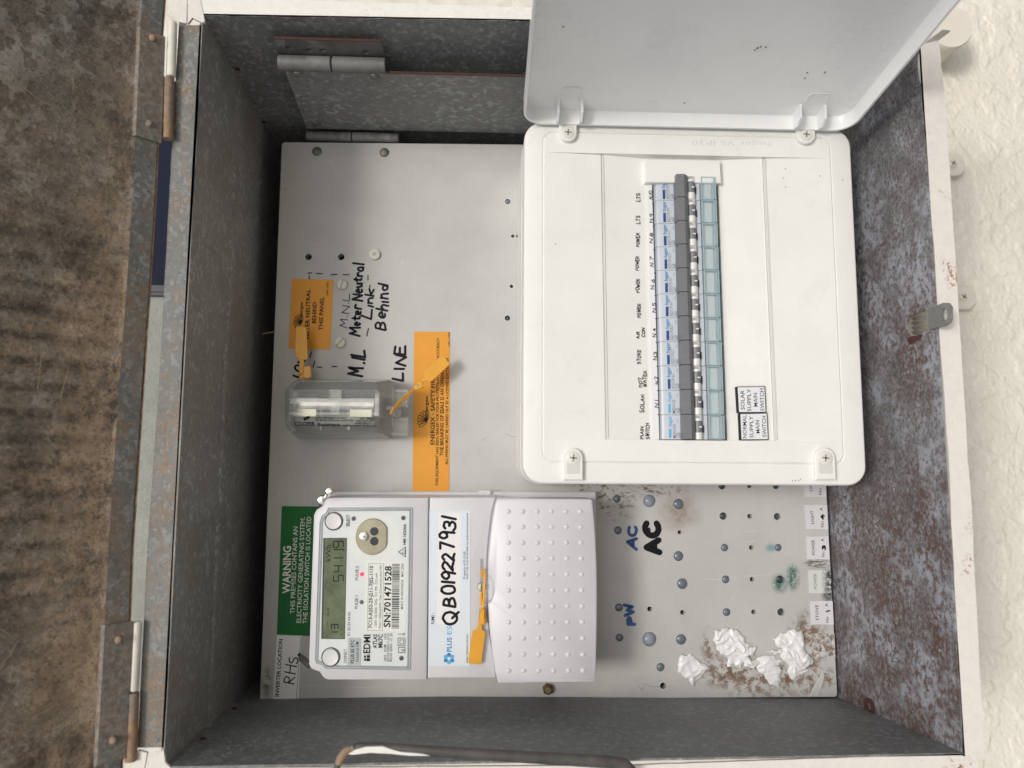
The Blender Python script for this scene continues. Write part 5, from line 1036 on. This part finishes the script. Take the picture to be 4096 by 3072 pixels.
# handwritten circuit names
mb = MB(); LD2 = ID-5.6; nd = lambda u_, v_: ID-2.8-(u_-uu(2436, ID)-sl*(v_-vm))/(uu(2592, ID)-uu(2436, ID))*3.8+.3
for s_, x, ya, yb, h in (('LTS', 603, 362, 326, 18), ('LTS', 603, 468, 431, 18), ('POWER', 600, 577, 513, 16), ('POWER', 597, 690, 623, 17), ('POWER', 600, 795, 729, 17), ('POWER', 606, 913, 849, 17), ('AIR', 600, 1012, 981, 15), ('CON', 627, 1005, 963, 15), ('STOVE', 606, 1133, 1068, 16), ('HOT', 612, 1243, 1198, 17), ('WATER', 635, 1240, 1166, 18), ('SOLAR', 622, 1363, 1278, 19), ('MAIN', 620, 1488, 1431, 18), ('SWITCH', 648, 1488, 1413, 17)):
    hand(mb, s_, q6(x, ya), q6(x+1, yb), h/1.185, LD2, .52, .035, df=nd)
N_ = [(10, 662, 352, 312), (9, 663, 462, 424), (8, 664, 560, 515), (7, 668, 672, 628), (6, 672, 778, 733), (5, 678, 888, 846), (4, 681, 1005, 962), (3, 684, 1114, 1076), (2, 690, 1228, 1192), (1, 692, 1340, 1306)]
for n_, x, ya, yb in N_: hand(mb, 'N.'+str(n_), q6(x, ya), q6(x, yb), 13, LS+.2, .55, .03)
for i, y in enumerate((374, 482, 592, 702, 808, 918, 1032, 1143, 1258, 1372)): pen_px(mb, [q6(663+i*2.8, y), q6(669+i*2.8, y)], .5, LS+.2)
mb.build('handwriting', PEN, en)
# SOLAR / NORMAL labels
SD_ = ID-1.6
for nm, q, lines, lb in (('SOLAR', ((1142, 1012), (1430, 1008), (1443, 1278), (1158, 1280)), (('SOLAR', (1222, 1250), (1218, 1050)), ('SUPPLY', (1290, 1268), (1285, 1036)), ('MAIN', (1355, 1220), (1350, 1073)), ('SWITCH', (1422, 1262), (1415, 1028))), 'white SOLAR SUPPLY MAIN SWITCH label with black border'),
                     ('NORMAL', ((1170, 1285), (1453, 1280), (1466, 1557), (1182, 1558)), (('NORMAL', (1243, 1543), (1240, 1303)), ('SUPPLY', (1313, 1537), (1308, 1313)), ('MAIN', (1378, 1492), (1370, 1352)), ('SWITCH', (1445, 1530), (1438, 1308))), 'white NORMAL SUPPLY MAIN SWITCH label with black border')):
    pts = [r3(*p) for p in q]; c = at(sum(p[0] for p in pts)/4, sum(p[1] for p in pts)/4, SD_)
    t_ = thing('switch_label', (c[0], c[1], SD_-5), lb, 'label', 'main switch labels on the enclosure')
    g = [at(*p, SD_)[:2] for p in pts]; MB().prism(g, SD_-5, SD_).build('backing', INKK, t_); MB().prism(inset(g, .55), SD_-.1, SD_+.12).build('face', plain('label_face', (.78, .79, .82), .3, var=.02), t_)
    mb = MB()
    for s_, a_, b_ in lines: txt(mb, s_, r3(*a_), r3(*b_), 15.5, SD_+.2)
    mb.build('printed_text', INKK, t_, smooth=False, normals=False)
# ================================================================== BREAKERS
BD = 80.0
T0, T1 = at(2618, 709, BD), at(2645, 1758, BD); NB = 11; pitch = (T1[1]-T0[1])/NB; bu = (T1[0]-T0[0])/NB
SC_ = 46.5/ (at(2870, 1230, BD)[0]-at(2628, 1230, BD)[0]); KB = 1/SC_
names = [('ADC910T', 'C10', 'circuit breaker N.10 rated C10, at the blanking plate end of the row'), ('ADC910T', 'C10', 'circuit breaker N.9 rated C10, second from the blanking plate'), ('ADC916T', 'C16', 'circuit breaker N.8 rated C16, third from the blanking plate'), ('ADC916T', 'C16', 'circuit breaker N.7 rated C16, fourth from the blanking plate'),
         ('ADC916T', 'C16', 'circuit breaker N.6 rated C16, beside the third handwritten Power'), ('ADC916T', 'C16', 'circuit breaker N.5 rated C16, next to the C20 air con breaker'), ('ADC920T', 'C20', 'circuit breaker N.4 rated C20 for the air con'), ('ADC932T', 'C32', 'circuit breaker N.3 rated C32 for the stove'), ('ADC916T', 'C16', 'circuit breaker N.2 rated C16 for the hot water'),
         ('MSN125', 'C25', 'solar main switch breaker N.1 marked MSN125 C25 without test button'), ('MSN150', 'C50', 'main switch breaker marked MSN150 C50 at the end of the row')]
def extr(profile, v0, v1): m_ = MB(); m_.loft([[(u_, v0, d_) for u_, d_ in profile], [(u_, v1, d_) for u_, d_ in profile]]); return m_
def brk(i):
    model, rate, lb = names[i]; u0 = T0[0]+bu*(i+.5); v0 = T0[1]+pitch*i
    t_ = thing('circuit_breaker', (u0, v0, BD-22), lb, 'circuit breaker', 'row of circuit breakers in the enclosure'); p_ = pitch
    X = lambda x: u0+x*KB
    if i == 0:
        extr([(X(0), BD-22), (X(0), BD-3), (X(1.2), BD-1), (X(3.4), BD), (X(46.5), BD), (X(46.5), BD-22)], v0+.12, v0+p_-.12).build('body', BRK, t_)
        extr([(X(14.6), BD), (X(15), BD+7.5), (X(20.8), BD+8), (X(24.2), BD+5), (X(24.4), BD)], v0+.25, v0+p_-.25).build('handle_cover', DGR, t_)
        a_, b_ = v0+.15, v0+p_-.15
        cyl_ = [(X(27.5)+3.6*KB*math.cos(math.radians(x)), BD+4.2*math.sin(math.radians(x))+.5) for x in range(0, 181, 20)]
        cyl_ = [(X(31.2), BD-.5)]+cyl_+[(X(24.4), BD-.5)]
        extr(cyl_, a_, a_+4.2).build('toggle_cheek', BRKW, t_); extr(cyl_, b_-4.9, b_).build('toggle_cheek', BRKW, t_)
        c2 = [(X(27.5)+3.5*KB*math.cos(math.radians(x)), BD+3.9*math.sin(math.radians(x))+.4) for x in range(0, 181, 20)]
        tog = extr([(X(31.1), BD-.5)]+c2+[(X(24.5), BD-.5)], a_+4.3, b_-5.0).build('toggle', plain('toggle_grey', (.20, .205, .22), .4, var=.06), t_)
        c = (X(28.3), v0+p_*.47); MB().box(c[0]-.9, c[0]+1.3, c[1]-.1, c[1]+.8, BD+3.0, BD+4.45).build('on_mark', BRKW, tog)
        MB().box(X(25.2), X(28.2), v0+.6, v0+2.6, BD+2, BD+4.75).build('window_notch', plain('notch', (.42, .42, .40), .4), t_)
        MB().box(X(30.4), X(31.6), v0+p_*.42, v0+p_*.72, BD-.3, BD+2.2).build('indicator', BLACK, t_)
        extr([(X(31.2), BD), (X(31.6), BD+.8), (X(34.6), BD+1.2), (X(35), BD)], v0+.2, v0+p_-.2).build('lower_face', BRK, t_)
        cv_ = extr([(X(35), BD), (X(35.2), BD+3.2), (X(45.6), BD+3.4), (X(46.6), BD+2.4), (X(46.6), BD)], v0+.3, v0+p_-.3).build('clear_cover', GBLU, t_)
        mb = MB(); mb.box(X(35), X(35.7), v0+.3, v0+p_-.3, BD+3.2, BD+3.9); mb.box(X(44.5), X(45.0), v0+.3, v0+p_-.3, BD+3.4, BD+3.9); mb.box(X(45.6), X(46.7), v0+.3, v0+p_-.3, BD+.2, BD+3.9); mb.build('cover_edge', GBLE, t_)
        mb = MB(); mb.box(X(35.8), X(44.4), v0+.3, v0+.85, BD+3.3, BD+3.9); mb.box(X(35.8), X(44.4), v0+p_-.85, v0+p_-.3, BD+3.3, BD+3.9); mb.build('cover_edge', GBLE, t_)
        MB().box(X(37.4), X(43.8), v0+1.3, v0+p_-1.3, BD, BD+.3).build('insert_card', plain('insert_grey', (.52, .58, .60), .5, var=.04), t_)
    else:
        for ch in list(proto_b.children):
            if ch.name.split('.')[0] in ('printed_text', 'brand_text', 'test_button'): continue
            c = ch.copy(); COL.objects.link(c); c.parent = t_
            for g in ch.children: g2 = g.copy(); COL.objects.link(g2); g2.parent = c
    # prints
    k_ = 17.5/16.9; P = lambda x, y: (X(x), v0+y*p_)
    def ln(mb, s_, x, ya, yb, h, b_=0):             # baseline at x, from fraction ya down to yb (towards the top of the picture)
        x_ = X(x); A_, B_ = Vector((x_, v0+ya*p_)), Vector((x_, v0+yb*p_)); e = (B_-A_).normalized(); L = (B_-A_).length; xx = 0; runs = []
        for c in s_:
            if c == ' ': xx += .28; continue
            g = GL[b_, c]; runs.append((g, xx)); xx += g[2]
        for g, q in runs: mb.add([(x_-gy*h/CAP, A_.y-(gx+q)*L/xx, BD+.06) for gx, gy in g[0]], g[1])
    mb = MB(); ms = i >= 9
    if not ms: ln(mb, ':hager', 8.1, .50, .04, 2.6, 1)
    else: ln(mb, ':hager', 8.1, .50, .05, 2.6, 1)
    if ms: mb.prism(rounded([P(6.0, .56), P(7.8, .56), P(7.8, .93), P(6.0, .93)], .5), BD, BD+.08)
    mb.build('brand_text', BLUE1 if not ms else BLUE2, t_, smooth=False, normals=False)
    mb = MB(); ln(mb, model, 11.2, .95, .95-.095*len(model), 2.2); ln(mb, rate, 13.4, .95, .71, 1.8)
    ln(mb, '6000', 14.5, .92, .72, .9, 1)
    if ms: mb.stroke([P(12.5, .30), P(12.9, .22), P(12.9, .16)], .18, BD+.06); mb.stroke([P(11.6, .20), P(12.6, .20)], .18, BD+.06)
    else: mb.stroke([P(13.8, .25), P(12.4, .17), P(13.8, .10), P(13.8, .25)], .16, BD+.06)
    mb.build('printed_text', INKG, t_, smooth=False, normals=False)
    if not ms: MB().prism([P(6.0, .54), P(8.0, .54), P(8.0, .94), P(6.0, .94)], BD, BD+.5, .15).build('test_button', BTN, t_)
    return t_
proto_b = brk(0)
for i in range(1, NB): brk(i)
# ================================================================== OUTSIDE THE BOX
WF = WALLD+1.5
# round junction box on the wall, top right
c = at(3795, 110, WF+38); jb = thing('junction_box', (c[0], c[1], WF-3), 'round cream junction box on the wall behind the raised white lid', 'junction box')
rj = 21.0
MB().turned((c[0], c[1], WF-3), [(rj*.98, 0), (rj*.98, 36)], 48).build('body', PVC, jb)
MB().turned((c[0], c[1], WF+33), [(rj*1.02, -1.5), (rj*1.03, 2), (rj*1.03, 6), (rj*.99, 7.6), (rj*.2, 7.8)], 48).build('cap', PVC, jb)
# saddle clips and conduit running behind the rim
for i, (x, y, lb) in enumerate(((3800, 658, 'cream saddle clip with cross head screw on the wall, nearer the junction box'), (3842, 1190, 'cream saddle clip with cross head screw on the wall, beside the box hasp tongue'))):
    c = at(x+8, y, WF+4); t_ = thing('saddle_clip', (c[0], c[1], WF-2), lb, 'saddle clip', 'saddle clips on the wall')
    MB().prism(rounded([(c[0]-14, c[1]-11.5), (c[0]+7, c[1]-11.5), (c[0]+12, c[1]-5), (c[0]+12, c[1]+5), (c[0]+7, c[1]+11.5), (c[0]-14, c[1]+11.5)], 3), WF-2, WF+5.0, .6).build('foot', PVC, t_)
    s_ = MB().turned((c[0]-1, c[1], WF+4.8), [(5.0, -.2), (5, .8), (3.8, 1.1), (3.6, 2.2), (2.6, 3.0), (.3, 3.2)], 20).build('screw', PVC, t_)
    mb = MB()
    for a_ in (.6, .6+math.pi/2): mb.stroke([(c[0]-1-2.2*math.cos(a_), c[1]-2.2*math.sin(a_)), (c[0]-1+2.2*math.cos(a_), c[1]+2.2*math.sin(a_))], .8, WF+8.05)
    mb.build('cross_recess', DARK, s_)
# corrugated conduit below the floor hole
pc = at(3704, 1250, -14)
cd_ = thing('corrugated_conduit', pc, 'cream corrugated conduit seen through the oblong hole in the box floor', 'conduit')
mb = MB(); rings = []; v_0, v_1 = at(3700, 640, 0)[1], at(3700, 1400, 0)[1]
nvc = 330
for j in range(nvc+1):
    v = v_0+(v_1-v_0)*j/nvc; k_ = 11.0+1.1*math.sin(v*2*math.pi/4.2); rings.append([(pc[0]+k_*math.cos(t_), v, pc[2]+k_*math.sin(t_)) for t_ in [2*math.pi*i/20 for i in range(20)]])
mb.loft(rings); mb.build('corrugated_pipe', PVC, cd_, ang=60)
# dark navy panel and ledge seen through the lid gap
a, b = at(560, 330, WF+4), at(800, 1150, WF+4)
nb = MB(); nb.box(a[0]-60, b[0]-8, a[1]-1, b[1], WF-4, WF+6); tag(nb.build('navy_board', NAVY), 'dark navy board on the wall seen through the gap beside the lid hinge', 'board')
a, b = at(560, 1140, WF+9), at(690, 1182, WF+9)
nb = MB(); nb.box(a[0]-60, b[0], a[1], b[1], WF-4, WF+9); nb.box(a[0]-60, b[0]-6, a[1]+3, b[1]-3, WF+9, WF+11); tag(nb.build('ledge_strip', plain('shadow_ledge', (.10, .10, .11), .6)), 'narrow grey ledge ending the navy board in the lid gap', 'trim')  # ledge in one even dark grey
gm = NT('grey_green_render'); gm.set(gm.mix(gm.ramp(gm.noise(25, 6, .7), [(.35, 0.0), (.7, 1.0)]), (.30, .31, .27), (.40, .41, .36)), .55); gm.bump(gm.noise(120, 6, .7), .6, .002)  # sheet added over the cream wall, the lid's shade put into its grey-green
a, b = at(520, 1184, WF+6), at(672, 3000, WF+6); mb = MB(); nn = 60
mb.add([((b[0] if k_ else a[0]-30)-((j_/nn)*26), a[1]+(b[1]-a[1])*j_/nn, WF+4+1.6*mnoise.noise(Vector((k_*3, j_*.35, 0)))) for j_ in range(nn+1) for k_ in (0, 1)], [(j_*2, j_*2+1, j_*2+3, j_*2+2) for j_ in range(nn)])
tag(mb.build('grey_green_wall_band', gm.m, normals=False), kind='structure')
# dark prop bar lying along the lower rim
pb = thing('prop_bar', at(1900, 3020, D+6), 'dark rusty prop bar with a white paint patch along the lower rim', 'prop bar')
path = [(1345, 3078), (1358, 3040), (1382, 3008), (1430, 2990), (1520, 2990), (1700, 3004), (2000, 3022), (2300, 3040), (2440, 3048), (2500, 3060), (2530, 3095)]
mb = MB(); mb.tube([at(x, y, D+8) for x, y in path], [1.8, 2.1, 2.4, 2.8, 3.1, 3.3, 3.5, 3.6, 3.8, 3.9, 3.8], 14, .7); mb.build('bar', plain('dark_rusted_bar', (.085, .08, .075), .45, var=.4, vs=60, bump=.4), pb)
mb = MB(); mb.tube([at(x, y, D+9.6) for x, y in ((1352, 3056), (1362, 3030), (1385, 3004), (1415, 2990))], [2.0, 2.4, 2.4, 1.4], 10, .8); mb.build('rusty_end', RUST, pb)
q = [(1392, 3018), (1420, 3000), (1465, 2988), (1530, 2986), (1560, 2996), (1600, 3008), (1690, 3016), (1720, 3024), (1640, 3024), (1560, 3016), (1480, 3012), (1410, 3020)]
MB().prism([at(x, y, D+11.5)[:2] for x, y in q], D+10.2, D+11.5, .2).build('white_paint_patch', RIMT, pb)
# rusty washer on the floor of the box
p = onfloor(*reg(3000, 1900, 1.415)(680, 1310)); mb = MB(); rings = []
for r_, z in ((6.2, -.1), (6.2, -1.3), (2.6, -1.3), (2.6, -.1)): rings.append([from_floor(p[0]+r_*math.cos(t_), p[1]+r_*math.sin(t_), z) for t_ in [2*math.pi*i/24 for i in range(24)]])
mb.loft(rings, False, False); tag(mb.build('washer', DRED, ang=30), 'dark red rusty washer lying on the box floor near the corner', 'washer')
# straw
mb = MB(); mb.tube([at(1052, 1335, 20), at(1072, 1331, 12), at(1100, 1328, 2)], .35, 5); tag(mb.build('straw', plain('straw', (.45, .27, .08), .7)), 'thin yellow straw lying at the top edge of the grey board', 'straw')
clean_up()
